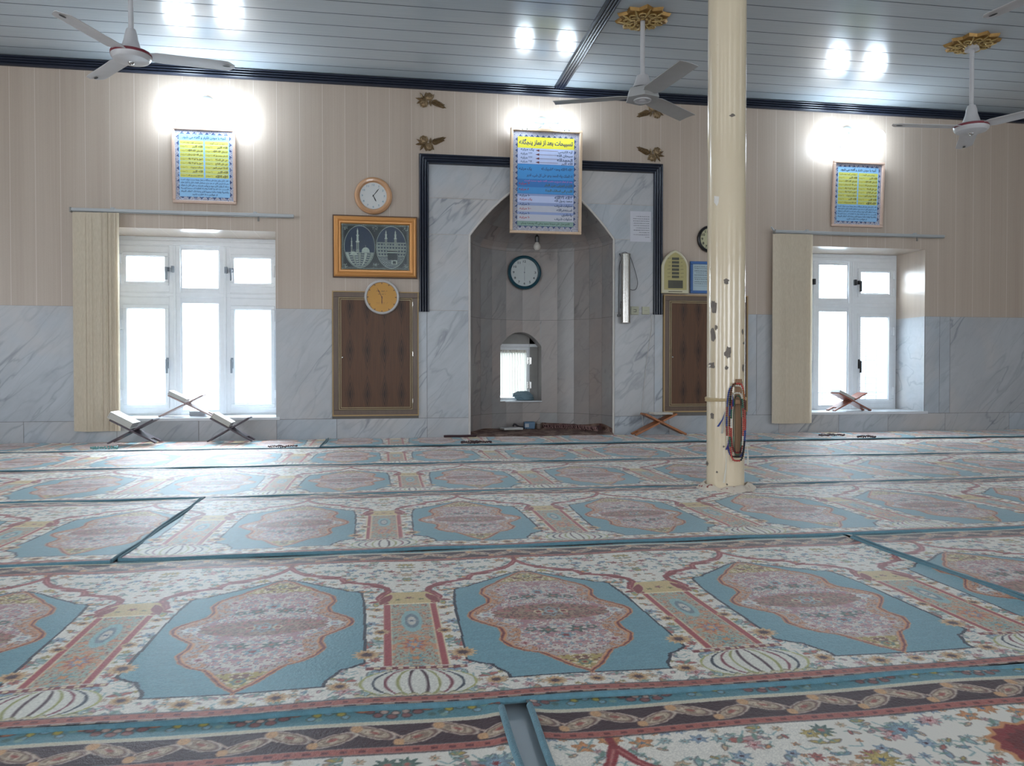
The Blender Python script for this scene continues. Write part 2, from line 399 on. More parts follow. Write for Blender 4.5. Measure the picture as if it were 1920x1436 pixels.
# dark joint lining just behind the slabs
nb = MB(); Q = [(NC + (x - NC) * 1.004, D + (y - D) * 1.004) for x, y in P0]
for (xa, ya), (xb, yb) in zip(Q[:-1], Q[1:]):
    if xb > WXC - WXH and xa < WXC + WXH and yb > D + .4:
        nb.quad((xa, ya, FL), (xb, yb, FL), (xb, yb, WSILL - .01), (xa, ya, WSILL - .01)); nb.quad((xa, ya, WTOP + .01), (xb, yb, WTOP + .01), (xb, yb, SPRING), (xa, ya, SPRING))
        fy = lambda x: ya + (yb - ya) * (x - xa) / (xb - xa)
        for a, b in ((xa, min(xb, WXC - WXH - .003)), (max(xa, WXC + WXH + .003), xb)):
            if b > a: nb.quad((a, fy(a), WSILL - .012), (b, fy(b), WSILL - .012), (b, fy(b), WTOP + .012), (a, fy(a), WTOP + .012))
    else: nb.quad((xa, ya, FL), (xb, yb, FL), (xb, yb, SPRING), (xa, ya, SPRING))
for (k0, z0), (k1, z1) in zip(lv[:-1], lv[1:]):
    A, B = facet_pts(k0 * 1.006), facet_pts(max(k1, .001) * 1.006)
    for i in range(len(A) - 1): nb.quad((*A[i], z0 + .003), (*A[i + 1], z0 + .003), (*B[i + 1], z1 + .003), (*B[i], z1 + .003))
nb.build('joint_lining', M_grout, wall_back, smooth=0)
# pale rounded edge stone round the niche mouth
ed = MB(); pts = [(NC - NR, D - .006, FL)] + [(NC - NR, D - .006, z) for z in (.5, 1.0, 1.5, 1.84)] + [(x, D - .006, arch(x)) for x in nx[::2]] + [(NC + NR, D - .006, z) for z in (1.84, 1.5, 1.0, .5, FL)]
ed.tube(pts, .011, 8); o = ed.build('niche_edge', simple('pale_edge_stone', 'c8c2bc', .35)); o.name = 'trim_3'; tag(o, kind='structure')
# crown trim, ribbed, and the ceiling strip
def ribbed(n, w, d):       # profile across width w, ribs of depth d
    p = []
    for i in range(n * 4 + 1):
        t = i / (n * 4); p.append((t * w, d * (.55 + .45 * abs(sin(pi * n * t)) ** .6) if 0 < i < n * 4 else 0.0))
    return p
def sweep(name, prof, f, a, b, mat, **k):
    m = MB(); vs = [f(p, a) for p in prof] + [f(p, b) for p in prof]; n = len(prof)
    m.add(vs, [(i, i + 1, n + i + 1, n + i) for i in range(n - 1)] + [tuple(range(n)), tuple(range(2 * n - 1, n - 1, -1))])
    o = m.build(name, mat, smooth=50, **k); tag(o, kind='structure'); return o
pr = ribbed(4, .088, .045)
sweep('trim_1', [(h, q) for q, h in pr], lambda p, t: (t, D - p[0], CEIL - .088 + p[1]), LEFT_X, RIGHT_X, M_navy)
sx0 = 1.645
sweep('trim_2', ribbed(4, .10, .028), lambda p, t: (sx0 - .05 + p[0], t, CEIL - p[1]), REAR_Y, D - .03, M_navy)
# navy frame round the marble of the niche
FXL, FXR, FZT, FZB, FW = .326, 2.678, 2.623, 1.165, .095
fr = MB(); pf = ribbed(4, FW, .035)
path = [((FXL, FZB), (1, 0)), ((FXL, FZT), (1, -1)), ((FXR, FZT), (-1, -1)), ((FXR, FZB), (-1, 0))]
rings = []
for (x, z), (dx, dz) in path: rings.append([(x + dx * q, D - .004 - h, z + dz * q) for q, h in pf])
n = len(pf)
for a, b in zip(rings[:-1], rings[1:]): fr.add(a + b, [(i, i + 1, n + i + 1, n + i) for i in range(n - 1)])
fr.add(rings[0], [tuple(range(n))]); fr.add(rings[-1], [tuple(range(n))])
o = fr.build('trim_4', M_navy, smooth=50); tag(o, kind='structure')

# other walls, floor, ceiling
rm = MB(); rm.box(LEFT_X - .2, RIGHT_X + .2, REAR_Y - .2, D + 1.3, -.12, FL); tag(rm.build('floor', M_stone, smooth=0), kind='structure')
cl = MB(); y = D
while y > REAR_Y:
    y0 = max(y - .21, REAR_Y)
    cl.add([(LEFT_X, y, CEIL + .004), (RIGHT_X, y, CEIL + .004), (RIGHT_X, y - .003, CEIL), (LEFT_X, y - .003, CEIL), (RIGHT_X, y0 + .0065, CEIL), (LEFT_X, y0 + .0065, CEIL), (RIGHT_X, y0 + .0065, CEIL + .003), (LEFT_X, y0 + .0065, CEIL + .003), (RIGHT_X, y0, CEIL + .003), (LEFT_X, y0, CEIL + .003)],
           [(3, 2, 4, 5)]); cl.add([(RIGHT_X, y0 + .0065, CEIL), (LEFT_X, y0 + .0065, CEIL), (LEFT_X, y0 - .003, CEIL + .002), (RIGHT_X, y0 - .003, CEIL + .002)], [(0, 1, 2, 3)], 1)
    y -= .21
cl.box(LEFT_X - .2, RIGHT_X + .2, REAR_Y - .2, D + 1.2, CEIL + .03, CEIL + .15)
tag(cl.build('ceiling', [M_ceil, M_groove], smooth=0), kind='structure')
def wall_with_holes(name, along, const, lo, hi, holes, thick):
    m = MB(); cuts = [lo]
    for c, hw in holes: cuts += [c - hw, c + hw]
    cuts.append(hi)
    def bx(a, b, z0, z1):
        if along == 'x': m.box(a, b, min(const, const + thick), max(const, const + thick), z0, z1)
        else: m.box(min(const, const + thick), max(const, const + thick), a, b, z0, z1)
    for i in range(0, len(cuts), 2): bx(cuts[i], cuts[i + 1], FL, CEIL)
    for c, hw in holes: bx(c - hw, c + hw, FL, .45); bx(c - hw, c + hw, 2.4, CEIL)
    tag(m.build(name, M_plaster, smooth=0), kind='structure')
wall_with_holes('wall_front', 'x', REAR_Y, LEFT_X, RIGHT_X, [(-4.0, .8), (.6, .8), (5.2, .8)], -.1)
wall_with_holes('wall_left', 'y', LEFT_X, REAR_Y, D + .1, [(-1.4, .85), (2.6, .85)], -.1)
wall_with_holes('wall_right', 'y', RIGHT_X, REAR_Y, D + .1, [(0, .85)], .1)

# ------------------------------------------------------------------ windows
M_handle = simple('grey_handle', '7c858f', .35)
def bar(m, x0, x1, z0, z1, y0, y1): m.box(x0, x1, y0, y1, z0, z1)
def ring(m, x0, x1, z0, z1, w_, y0, y1):
    m.box(x0, x1, y0, y1, z0, z0 + w_); m.box(x0, x1, y0, y1, z1 - w_, z1); m.box(x0, x0 + w_, y0, y1, z0 + w_, z1 - w_); m.box(x1 - w_, x1, y0, y1, z0 + w_, z1 - w_)
def window(no, cx, hinges):
    y = D + .45; r = root('window_%d' % no, (cx, y, SILL), kind='structure'); H_ = HEAD - SILL
    f = MB(); ring(f, -.74, .74, .005, H_, .028, 0, .07)
    f.box(-.714, .714, .0008, .069, 1.105, 1.165); f.box(-.715, .715, -.006, 0, 1.12, 1.15); f.box(-.715, .715, -.008, 0, H_ - .075, H_ - .04); f.box(-.714, .714, .0012, .069, H_ - .09, H_ - .02)
    for s in (-1, 1):
        f.box(s * .225 - .05, s * .225 + .05, -.0025, .068, .012, H_ - .031); f.box(s * .225 - .012, s * .225 + .012, -.0095, -.001, .014, H_ - .08)
    f.build('frame', M_white, r, bevel=.003)
    def pane(x0, x1, z0, z1, par, nm='pane'):
        p = MB(); p.box(x0, x1, .028, .033, z0, z1); p.build(nm, M_glass, par, smooth=0)
    for z0, z1 in ((.052, 1.06), (1.198, 1.558)):
        fx = MB(); ring(fx, -.178, .178, z0 - .014, z1 + .014, .016, .012, .05); fx.box(-.176, .176, .009, .061, z0 - .06, z0 - .008); fx.box(-.176, .176, .009, .061, z1 + .008, z1 + .06); c = fx.build('fixed_light', M_white, r); pane(-.17, .17, z0, z1, c)
    for s in (-1, 1):
        for z0, z1, zh, name in ((.118, .998, .50, 'sash'), (1.262, 1.483, 1.37, 'top_sash')):
            sb = MB(); x0, x1 = sorted((s * .315, s * .64)); X0, X1 = sorted((s * .270, s * .716)); Z0, Z1 = (.02, 1.108) if name == 'sash' else (1.162, 1.585)
            sb.box(X0, X1, -.004, .03, Z0, z0); sb.box(X0, X1, -.004, .03, z1, Z1); sb.box(X0, x0, -.004, .03, z0, z1); sb.box(x1, X1, -.004, .03, z0, z1)
            ring(sb, x0 - .038, x1 + .038, z0 - .045, z1 + .040, .034, -.016, -.003)
            so = sb.build(name, M_white, r, bevel=.004); pane(x0, x1, z0, z1, so)
            hx = s * .288; h = MB()
            if name == 'sash': h.box(hx - .011, hx + .011, -.024, -.016, zh - .055, zh + .045); h.box(hx - .008, hx + .008, -.055, -.02, zh + .005, zh + .03); h.box(hx - .009, hx + .009, -.06, -.045, zh - .10, zh + .03)
            else: h.box(hx - .022, hx + .022, -.024, -.016, zh - .02, zh + .02); h.lathe([(.012, 0), (.012, -.028)], (hx, -.018, zh), 10, 'y'); h.box(hx - .01, hx + .01, -.052, -.038, zh - .10, zh + .012); h.box(hx - s * .05 - .012, hx - s * .05 + .012, -.035, -.005, zh - .03, zh + .03)
            h.build('handle', M_handle if no == 1 else M_dark, so, bevel=.002)
            for hz in ((.2, .85) if name == 'sash' else (1.27, 1.46)):
                q = MB(); hx2 = s * .70; q.cyl((hx2, -.018, hz - .045), .012, .09, 10); q.box(hx2 - .014 - .02 * (s > 0), hx2 + .014 + .02 * (s < 0), -.02, -.012, hz - .04, hz + .04); q.build('hinge', M_white, so)
    sl = MB(); sl.box(-.78, .78, -.47, .0, -.022, .006); sl.build('sill', M_sill, r, bevel=.005)
    gr = MB()
    for k in range(-5, 6): gr.box(k * .13 - .006, k * .13 + .006, .21, .222, .0, H_)
    for z in (.18, 1.05, 1.41): gr.box(-.75, .75, .205, .225, z - .006, z + .006)
    gr.build('outside_grille', M_white, r, smooth=0)
    if no == 2:
        lv_ = MB()
        for k in range(46): lv_.box(.22, .72, .30, .312, .03 + k * .022, .038 + k * .022)
        lv_.build('outside_louvre', simple('louvre_white', 'd6dde2', .5), r, smooth=0)
        ov = MB(); ov.box(-.7, .72, .33, .36, 1.32, 1.42); ov.box(-.7, .72, .40, .43, 1.18, 1.22); ov.build('outside_awning', simple('awning_grey', '8e9aa0', .6), r, smooth=0)
window(1, WIN[0][0], False); window(2, WIN[1][0], True)
# small window in the back of the prayer niche
r = root('window_3', (WXC, YB - .05, WSILL), kind='structure')
f = MB(); ring(f, -WXH, .125, 0.0, .565, .028, 0, .04); f.box(-WXH + .001, .124, -.002, .041, .50, .566); f.box(-WXH, WXH, -.004, .042, .567, .60); f.box(.1255, .135, -.01, .043, 0, .6)
f.build('frame', M_white, r, bevel=.003)
f = MB(); f.box(.135, WXH, .01, .03, 0, .72); f.box(-WXH, WXH, .01, .03, .58, .72); f.build('side_board', simple('niche_window_board', '9a9894', .5), r, smooth=0)
p = MB(); p.box(-WXH + .02, .115, .02, .024, .02, .52); p.build('pane', M_glass, r, smooth=0)
q = MB()
for hz in (.16, .42): q.cyl((.128, -.014, hz - .04), .009, .08, 10); q.box(.105, .15, -.012, -.004, hz - .035, hz + .035)
q.build('hinge', M_chrome, r)
t_ = NT('sheer_curtain'); tb = t_.n('BsdfTranslucent'); tb.inputs[0].default_value = (.86, .83, .76, 1); df = t_.n('BsdfDiffuse'); df.inputs[0].default_value = (.8, .77, .7, 1); mx = t_.n('MixShader', i_0=.45)
t_.link(tb.outputs[0], mx.inputs[1]); t_.link(df.outputs[0], mx.inputs[2]); t_.link(mx.outputs[0], t_.o.inputs[0]); M_sheer = t_.m
cu = MB(); N_ = 120; zs = (.535, .4, .25, .12, .055); vs_ = []
rnd = random.Random(3); ph = [rnd.random() * 6 for _ in range(6)]
for z in zs:
    for i in range(N_ + 1):
        u = i / N_; x = -WXH + .012 + u * (.315 + .004 * sin(z * 20)); vs_.append((x, -.012 + .011 * sin(u * 70 + ph[0]) + .006 * sin(u * 131 + ph[1] + z), z))
cu.add(vs_, [(j * (N_ + 1) + i, j * (N_ + 1) + i + 1, (j + 1) * (N_ + 1) + i + 1, (j + 1) * (N_ + 1) + i) for j in range(len(zs) - 1) for i in range(N_)])
o = cu.build('net_curtain', M_sheer, smooth=180, loc=(WXC, YB - .05, WSILL)); tag(o, 'cream net curtain hanging in the small window at the back of the prayer niche', 'curtain')
# ------------------------------------------------------------------ prayer carpets
def carpet_tile(res=0.0022, L=1.35, Wd=0.71):
    """colour of one prayer niche of the woven runner, u across (centre 0), v from the near edge"""
    nu=int(round(Wd/res)); nv=int(round(L/res))
    u=(np.arange(nu)+.5)/nu*Wd-Wd/2; v=(np.arange(nv)+.5)/nv*L
    U,V=np.meshgrid(u,v)                       # rows = v
    rng=np.random.RandomState(7)
    def vn(su,sv,seed,sym=True):
        r=np.random.RandomState(seed); a=max(2,int(round(Wd/su))); b=int(L/sv)+3
        g=r.rand(b,a)
        X=np.abs(U) if sym else U+Wd/2
        x=X/su; y=V/sv; x0=np.floor(x).astype(int); y0=np.floor(y).astype(int)
        fx=x-x0; fy=y-y0; fx=fx*fx*(3-2*fx); fy=fy*fy*(3-2*fy)
        G=lambda i,j: g[j%b,i%a]
        return (G(x0,y0)*(1-fx)+G(x0+1,y0)*fx)*(1-fy)+(G(x0,y0+1)*(1-fx)+G(x0+1,y0+1)*fx)*fy
    def c(h): return np.array([int(h[i:i+2],16)/255. for i in (0,2,4)])
    IVORY=c('e2dace');BLUE=c('6a949f');NAVY=c('1b2233');RED=c('872f31');WINE=c('41202a');CORAL=c('b0645a')
    ORANGE=c('c98a5c');GOLD=c('b59c5a');PINK=c('c79c98');GREEN=c('5f7468');CREAM=c('d9c8a2');DARK=c('3a3034');TEAL=c('6c9a9e');BROWN=c('7b5347');OLIVE=c('9a9658')
    img=np.empty((nv,nu,3)); img[:]=IVORY
    Wrap=lambda x:(x+Wd/2)%Wd-Wd/2
    def put(m,col,a=1.0):
        m=np.clip(m,0,1)*a
        img[:]=img*(1-m[...,None])+np.asarray(col)*m[...,None]
    e=0.0016
    def soft(d): return np.clip(.5-d/(2*e),0,1)          # d<0 inside
    wob=(vn(.012,.012,3)-.5)*.006
    def flower(cx,cy,r,n,cols,ph=0,core=None,sy=1.0,spiky=.25):
        for s in ((1,-1) if abs(cx)>1e-6 and abs(abs(cx)-Wd/2)>1e-6 else (1,)):
            i0=max(0,int((cy-r*1.5)/L*nv)); i1=min(nv,int((cy+r*1.5)/L*nv)+1)
            if i1<=i0: continue
            du=Wrap(U[i0:i1]-s*cx)*s; dv=(V[i0:i1]-cy)/sy; R=np.hypot(du,dv); th=np.arctan2(dv,du)+ph
            shp=r*(1-spiky*np.abs(np.sin(n*th/2))**1.2)
            sub=img[i0:i1]
            for k,(f,col) in enumerate(cols):
                m=soft(R-shp*f)[...,None]; sub[:]=sub*(1-m)+np.asarray(col)*m
            if len(cols)>1:                                # dark veins between petals
                m=(soft(np.abs(np.sin(n*th/2))*R-.0012)*soft(R-r*.85)*soft(r*.3-R))[...,None]*.6
                sub[:]=sub*(1-m)+DARK*m
    def leaf(cx,cy,l,w,a,col,edge=None,sym=True):
        for s in ((1,-1) if sym else (1,)):
            du=Wrap(U-s*cx)*s; dv=V-cy; ca,sa=np.cos(a),np.sin(a)
            p=du*ca+dv*sa; q=-du*sa+dv*ca
            d=np.abs(q)-w*np.clip(1-(p/l)**2,0,1); d=np.where(np.abs(p)>l,1,d)
            if edge is not None: put(soft(d-.0016),edge)
            put(soft(d),col)
    def line(pts,w,col,sym=True,a=1.):
        for s in ((1,-1) if sym else (1,)):
            D=np.full(U.shape,9.)
            for (x0,y0),(x1,y1) in zip(pts[:-1],pts[1:]):
                x0s,x1s=s*x0,s*x1; dx,dy=x1s-x0s,y1-y0; L2=dx*dx+dy*dy+1e-12
                pu=Wrap(U-(x0s+x1s)/2)+(x0s+x1s)/2
                t=np.clip(((pu-x0s)*dx+(V-y0)*dy)/L2,0,1)
                D=np.minimum(D,np.hypot(pu-x0s-t*dx,V-y0-t*dy))
            put(soft(D-w),col,a)
    def poly(pts,sym=True):
        pts=np.array(pts); n=len(pts); ins=np.zeros(U.shape,bool); X=np.abs(U) if sym else U
        for i in range(n):
            (x0,y0),(x1,y1)=pts[i],pts[(i+1)%n]
            cnd=((y0>V)!=(y1>V)); xx=(x1-x0)*(V-y0)/((y1-y0)+1e-12)+x0
            ins^=cnd&(X<xx)
        return ins.astype(float)
    # ---- ivory field full of small scattered flowers
    pal=[(ORANGE,c('5b6f86')),(CORAL,DARK),(c('9db0ad'),BROWN),(GOLD,c('47607a')),(PINK,RED),(c('c9a98a'),GREEN),(c('8f9fae'),WINE)]
    pts=[]
    tries=0
    while len(pts)<420 and tries<30000:
        tries+=1
        cx=rng.rand()*Wd/2; cy=.03+rng.rand()*1.1; r=.006+rng.rand()**1.6*.015
        if all((cx-a)**2+(cy-b)**2>(.72*(r+q))**2 for a,b,q in pts): pts.append((cx,cy,r))
    for cx,cy,r in pts:
        a,b=pal[rng.randint(len(pal))]
        k=rng.rand()
        if k<.55:
            flower(cx,cy,r,rng.randint(5,9),[(1.12,a*.75),(1.,a),(.55,a*1.12),(.3,b)],rng.rand()*6,spiky=.45)
        else:
            an=rng.rand()*3.14
            leaf(cx,cy,r*1.3,r*.42,an,a,DARK*1.3); leaf(cx+.006,cy+.004,r*.9,r*.25,an+1.2,GREEN*1.2)
        if rng.rand()<.5:
            q=rng.rand()*6.3; line([(cx,cy),(cx+.02*np.cos(q),cy+.02*np.sin(q)),(cx+.032*np.cos(q+.7),cy+.032*np.sin(q+.7))],.0009,TEAL*.9)
    plain = img.copy(); keep = img; img = plain
    for cx,cy,r,a,b in ((.06,.99,.03,ORANGE,c('5b6f86')),(.2,1.06,.028,c('7d94a0'),RED),(.30,.97,.03,GOLD,c('47607a')),(.13,1.085,.02,PINK,RED),(.34,1.08,.022,GREEN,CORAL),(.25,.90,.03,CORAL,NAVY)):
        flower(cx,cy,r,9,[(1.15,a*.8),(1.,a),(.6,a*1.15),(.35,b)],.4,spiky=.45)
    flower(0,.965,.085,14,[(1.12,ORANGE),(1.,RED),(.75,RED*.8),(.45,c('47506a')),(.25,ORANGE)],.1,spiky=.12)
    img = keep
    # ---- blue field with a navy edge
    fld=[(0,.105),(.165,.105),(.168,.135),(.185,.165),(.195,.19),(.215,.2),(.243,.225),(.24,.35),(.236,.55),(.232,.66),(.226,.72),(.222,.76),(.21,.775),(.185,.782),(.17,.8),(.1,.858),(.05,.905),(0,.935)]
    m=poly(fld)
    k=5
    big=m.copy()
    for dy in range(-2,3):
        for dx in range(-3,4): big=np.maximum(big,np.roll(np.roll(m,dy,0),dx,1))
    put(big,NAVY)
    put(m,BLUE); put(m*(vn(.05,.006,11,False)-.5)*.5+0,BLUE*1.2,1)
    # ---- medallion
    mv=[.108,.15,.20,.235,.25,.285,.33,.375,.41,.455,.485,.512,.54,.57,.61,.65,.70,.75,.79,.805,.84,.88,.91,.935]
    mw=[.0,.035,.062,.082,.112,.142,.158,.146,.148,.186,.207,.213,.207,.186,.152,.146,.160,.150,.122,.105,.085,.05,.03,.0]
    vv=np.linspace(.1,.94,400); hw=np.interp(vv,mv,mw); kk=np.hanning(9); kk/=kk.sum(); hw=np.convolve(np.pad(hw,4,'edge'),kk,'valid')
    HW=np.interp(V,vv,hw,left=-1,right=-1)
    d=np.abs(U)-HW
    put(soft(d-.004),ORANGE); put(soft(d),RED*.85); put(soft(d+.006),ORANGE*1.02); put(soft(d+.012),c('b9a08e'))
    ins=soft(d+.014)
    n1=vn(.009,.008,21); n2=vn(.0055,.0055,22); n3=vn(.014,.012,23)
    f=c('b98f8c')[None,None]*np.ones_like(img)
    f=np.where((n1>.52)[...,None],c('cdbfb4'),f); f=np.where((np.abs(n1-.52)<.035)[...,None],c('8c4f50'),f)
    f=np.where((n2>.72)[...,None],c('8e9aa2'),f); f=np.where((n3>.74)[...,None],c('a97b7e'),f); f=np.where((np.abs(n3-.5)<.02)[...,None],c('ddd2c6'),f)
    ed=ins*(1-soft(d+.045)); f2=np.where((n1>.5)[...,None],c('c08a68'),c('b7a59a')); f2=np.where((np.abs(n2-.5)<.05)[...,None],c('7a4b44'),f2)
    img[:]=img*(1-ins[...,None])+f*ins[...,None]; put_m=ed[...,None]; img[:]=img*(1-put_m)+f2*put_m
    for q in (.16,.86):                                     # gold ends
        mm=ins*soft(np.abs(V-q)-.05)
        g=np.where((n1>.48)[...,None],GOLD*.95,c('7a4a3c')); g=np.where((n2>.66)[...,None],CREAM,g); img[:]=img*(1-mm[...,None])+g*mm[...,None]
    band=soft(np.hypot(U/.155,(V-.512)/.062)-1)*ins        # brown band across the heart
    g=np.where((n2>.5)[...,None],c('6f4c45'),c('9c8068')); g=np.where((n1>.66)[...,None],c('a5625a'),g)
    img[:]=img*(1-band[...,None]*.9)+g*band[...,None]*.9
    for q,sg in ((.512-.135,1),(.512+.135,-1)):
        flower(.035,q,.026,6,[(1.,GREEN*.75),(.6,GREEN),(.35,CORAL)],.3,spiky=.5); flower(0,q-sg*.04,.022,6,[(1.,c('7d98a0')),(.5,RED)],.2,spiky=.4)
        flower(.075,q+sg*.01,.016,5,[(1.,GREEN*.9),(.5,PINK)],.3)
    flower(0,.512,.04,8,[(1.,c('8fa0a4')),(.8,c('7c5a50')),(.55,c('9fb0b2')),(.3,CORAL)],0,spiky=.3); flower(.032,.512,.015,6,[(1,CREAM),(.6,RED)])
    flower(.168,.512,.024,6,[(1.,c('d8d4cc')),(.55,c('9aa6b0')),(.3,PINK)],0)
    flower(0,.165,.018,6,[(1,GREEN),(.6,GOLD),(.3,RED)]); flower(0,.87,.014,6,[(1,GREEN),(.6,GOLD)])
    for q in (.30,.73): flower(.105,q,.02,6,[(1.,c('cfc6bb')),(.7,PINK),(.3,RED)],.5)
    # ---- column between two niches (centre at u = +-Wd/2)
    cu=np.abs(np.abs(U)-Wd/2)
    colm=soft(cu-.052)*soft(V-.64)*soft(.2-V)
    g=np.where((n2>.5)[...,None],c('b39a82'),c('9fae9f')); g=np.where((np.abs(n1-.5)<.05)[...,None],c('8c5a50'),g); g=np.where((n3>.7)[...,None],c('c79070'),g)
    img[:]=img*(1-colm[...,None])+g*colm[...,None]
    el=np.hypot(cu/.026,(V-.50)/.085)-1
    put(soft(el*.03)*1.,c('8fb0b0')); put(soft((el+.35)*.03),c('6f7f88')); put(soft((el+.6)*.03),c('c9c2b6'))
    flower(Wd/2,.50,.016,6,[(1,c('c7c6c2')),(.5,c('4e5c6e'))],spiky=.5)
    flower(Wd/2,.33,.042,8,[(1,ORANGE),(.72,CORAL),(.5,c('7f9fae')),(.3,ORANGE*1.1)],.2,sy=1.3,spiky=.5); flower(Wd/2,.245,.026,6,[(1,TEAL),(.6,ORANGE)],spiky=.5)
    for s in (0,):
        bar=soft(np.abs(cu-.060)-.0075)*soft(V-.64)*soft(.2-V); put(soft(np.abs(cu-.060)-.0105)*soft(V-.64)*soft(.2-V),CREAM*1.05); put(bar,c('a5474a'))
    cap=soft(cu-.075)*soft(np.abs(V-.70)-.055); put(cap,c('cbb07a')); put(soft(cu-.082)*soft(np.abs(V-.645)-.004),CREAM*1.05)
    flower(Wd/2,.70,.014,5,[(1,BROWN),(.5,CORAL)],1.5,spiky=.6); flower(Wd/2-.03,.685,.011,5,[(1,OLIVE),(.5,BROWN)],spiky=.5)
    # ---- scalloped red arch running from column to column
    arc=[(.29,.655),(.272,.70),(.283,.735),(.30,.765),(.295,.80),(.26,.845),(.215,.862),(.175,.88),(.165,.915),(.14,.94),(.095,.958),(.06,.975),(.04,1.0),(.02,1.03),(0,1.08)]
    line(arc,.0095,c('8f3236')); line(arc,.0022,c('b8706a')); [leaf(x,y,.022,.007,a,RED) for x,y,a in ((.285,.75,1.2),(.245,.85,.3),(.15,.935,.6),(.06,.985,.9),(.298,.785,1.9))]
    leaf(.292,.69,.05,.014,1.25,RED,CREAM); leaf(.262,.67,.018,.008,.4,RED,CREAM); leaf(.27,.82,.035,.011,-.7,RED); leaf(.185,.875,.028,.009,.5,RED); leaf(.12,.93,.035,.008,-.35,RED)
    line([(0,1.08),(0,1.115)],.006,RED)
    # ---- striped onion foot of the column
    put(soft((np.hypot(cu/.118,(V-.105)/.075)-1)*.09),c('dbd6ca')); pot=soft((np.hypot(cu/.118,(V-.105)/.075)-1)*.09)
    for k,(q,col) in enumerate(((.018,WINE),(.042,OLIVE),(.066,c('7a2f3c')),(.09,NAVY),(.115,OLIVE*1.1))):
        w=q*np.sqrt(np.clip(1-((V-.105)/.078)**2,0,1)); put(soft(np.abs(cu-w)-.0028)*soft(np.abs(V-.105)-.07),col)
    put(soft(cu-.105)*soft(np.abs(V-.188)-.008),c('7e3a3c')); put(soft(cu-.1)*soft(np.abs(V-.188)-.005)*(np.sin(U*260)>.2),CREAM)
    w=np.abs(np.sin((np.abs(U)-Wd/2)*3.1416/.026)); put(soft(cu-.125)*soft(np.abs(V-(.036+.016*w))-.002),OLIVE*.8); put(soft(cu-.125)*soft(np.abs(V-(.036+.008*w))-.004),CREAM*.95)
    # sunflowers around
    for cx,cy,r in ((.085,.068,.021),(Wd/2-.105,.27,.027),(.28,.42,.018),(.27,.60,.014),(.0,.068,.016),(.20,.10,.02)):
        flower(cx,cy,r*1.25,12,[(1,c('cfae84')),(.7,c('b98a5c')),(.42,WINE)],.1,spiky=.3)
    # ---- borders
    def band_fill(v0,v1,colr): put(soft(np.abs(V-(v0+v1)/2)-(v1-v0)/2),colr)
    def paisley(v0,v1,per):
        band_fill(v0,v1,c('3c2128')); h=(v1-v0); vc=(v0+v1)/2
        ph=(U%per)/per; sgn=np.where((np.floor(U/per)%2)==0,1,-1)
        wv=vc+sgn*0+h*.28*np.sin(U*2*np.pi/per); q=np.abs(V-wv)
        put(soft(q-h*.05)*soft(np.abs(V-vc)-h*.46),c('b59a8a'))
        for k in range(int(round(Wd/per*2))):
            x=-Wd/2+(k+.5)*per/2; s=1 if k%2 else -1
            du=Wrap(U-x); dv=(V-(vc+s*h*.12)); R=np.hypot(du/(per*.17),dv/(h*.3))
            sk=s*.9; du2=du+sk*dv; R=np.hypot(du2/(per*.20),dv/(h*.30)); R=R+.25*np.maximum(0,du2*s)/(per*.2); cm=soft(np.abs(V-vc)-h*.47)
            put(soft((R-1.18)*h*.2)*cm,c('cdbba8')); put(soft((R-1.0)*h*.2)*cm,c('5c3a38')); put(soft((R-.85)*h*.2)*cm,c('b09a82')); g_=(n2>.5)[...,None]; mm=(soft((R-.6)*h*.2)*cm)[...,None]; img[:]=img*(1-mm)+np.where(g_,c('8f7664'),c('c4ae96'))*mm; put(soft((R-.25)*h*.2),c('9a4f46'))
            q2=np.hypot((du+per*.22)/(per*.07),(dv-s*h*.22)/(h*.16)); put(soft((q2-1)*h*.15)*cm,c('c99a70'))
    paisley(1.145,1.225,.071*2)
    band_fill(1.12,1.143,c('a85d52')); put(soft(np.abs(V-1.131)-.0035)*(np.sin(U*2*np.pi/.0296+1)>.35),c('6b2f30')); band_fill(1.1165,1.1195,DARK); band_fill(1.1435,1.1465,DARK)
    band_fill(1.226,1.236,c('c9bfa8')); band_fill(1.237,1.35,c('5b8790'))
    for k in range(5):
        x=-Wd/2+(k+.0)*Wd/5+Wd/10
    for k,x in enumerate((-.355+.0,-.355+.2367,-.355+.4733)):
        for ring,cnt,rr in ((.033,11,.0105),(.019,8,.0085),(.0,1,.009)):
            for j in range(cnt):
                t=j*2*np.pi/cnt; cx=x+ring*1.45*np.cos(t); cy=1.288+ring*np.sin(t)
                col=(c('8a5a58') if ring>.03 else c('c6a79a') if ring>.01 else RED)
                du=Wrap(U-cx); R=np.hypot(du,V-cy); put(soft(R-rr),DARK); put(soft(R-rr*.78),col)
        x2=x+.1183
        for j in range(9):
            t=np.pi*j/8; du=Wrap(U-(x2+.06*np.cos(t))); R=np.hypot(du/1.3,V-(1.285+.03*np.sin(t))); put(soft(R-.012),c('6b3f38')); put(soft(R-.0095),c('c47f5c'))
        for j in range(5):
            t=np.pi*j/4; du=Wrap(U-(x2+.03*np.cos(t))); R=np.hypot(du,V-(1.262+.018*np.sin(t))); put(soft(R-.009),c('4b4a38')); put(soft(R-.007),c('b3a14e') if j%2 else c('7fa3b4'))
        for j in range(8):
            q=rng.rand(2); du=Wrap(U-(x2+(q[0]-.5)*.2)); put(soft(np.hypot(du,V-(1.25+q[1]*.08))-.007),c('7f9a90') if j%2 else c('4d6a66'))
    band_fill(1.335,1.36,BLUE)
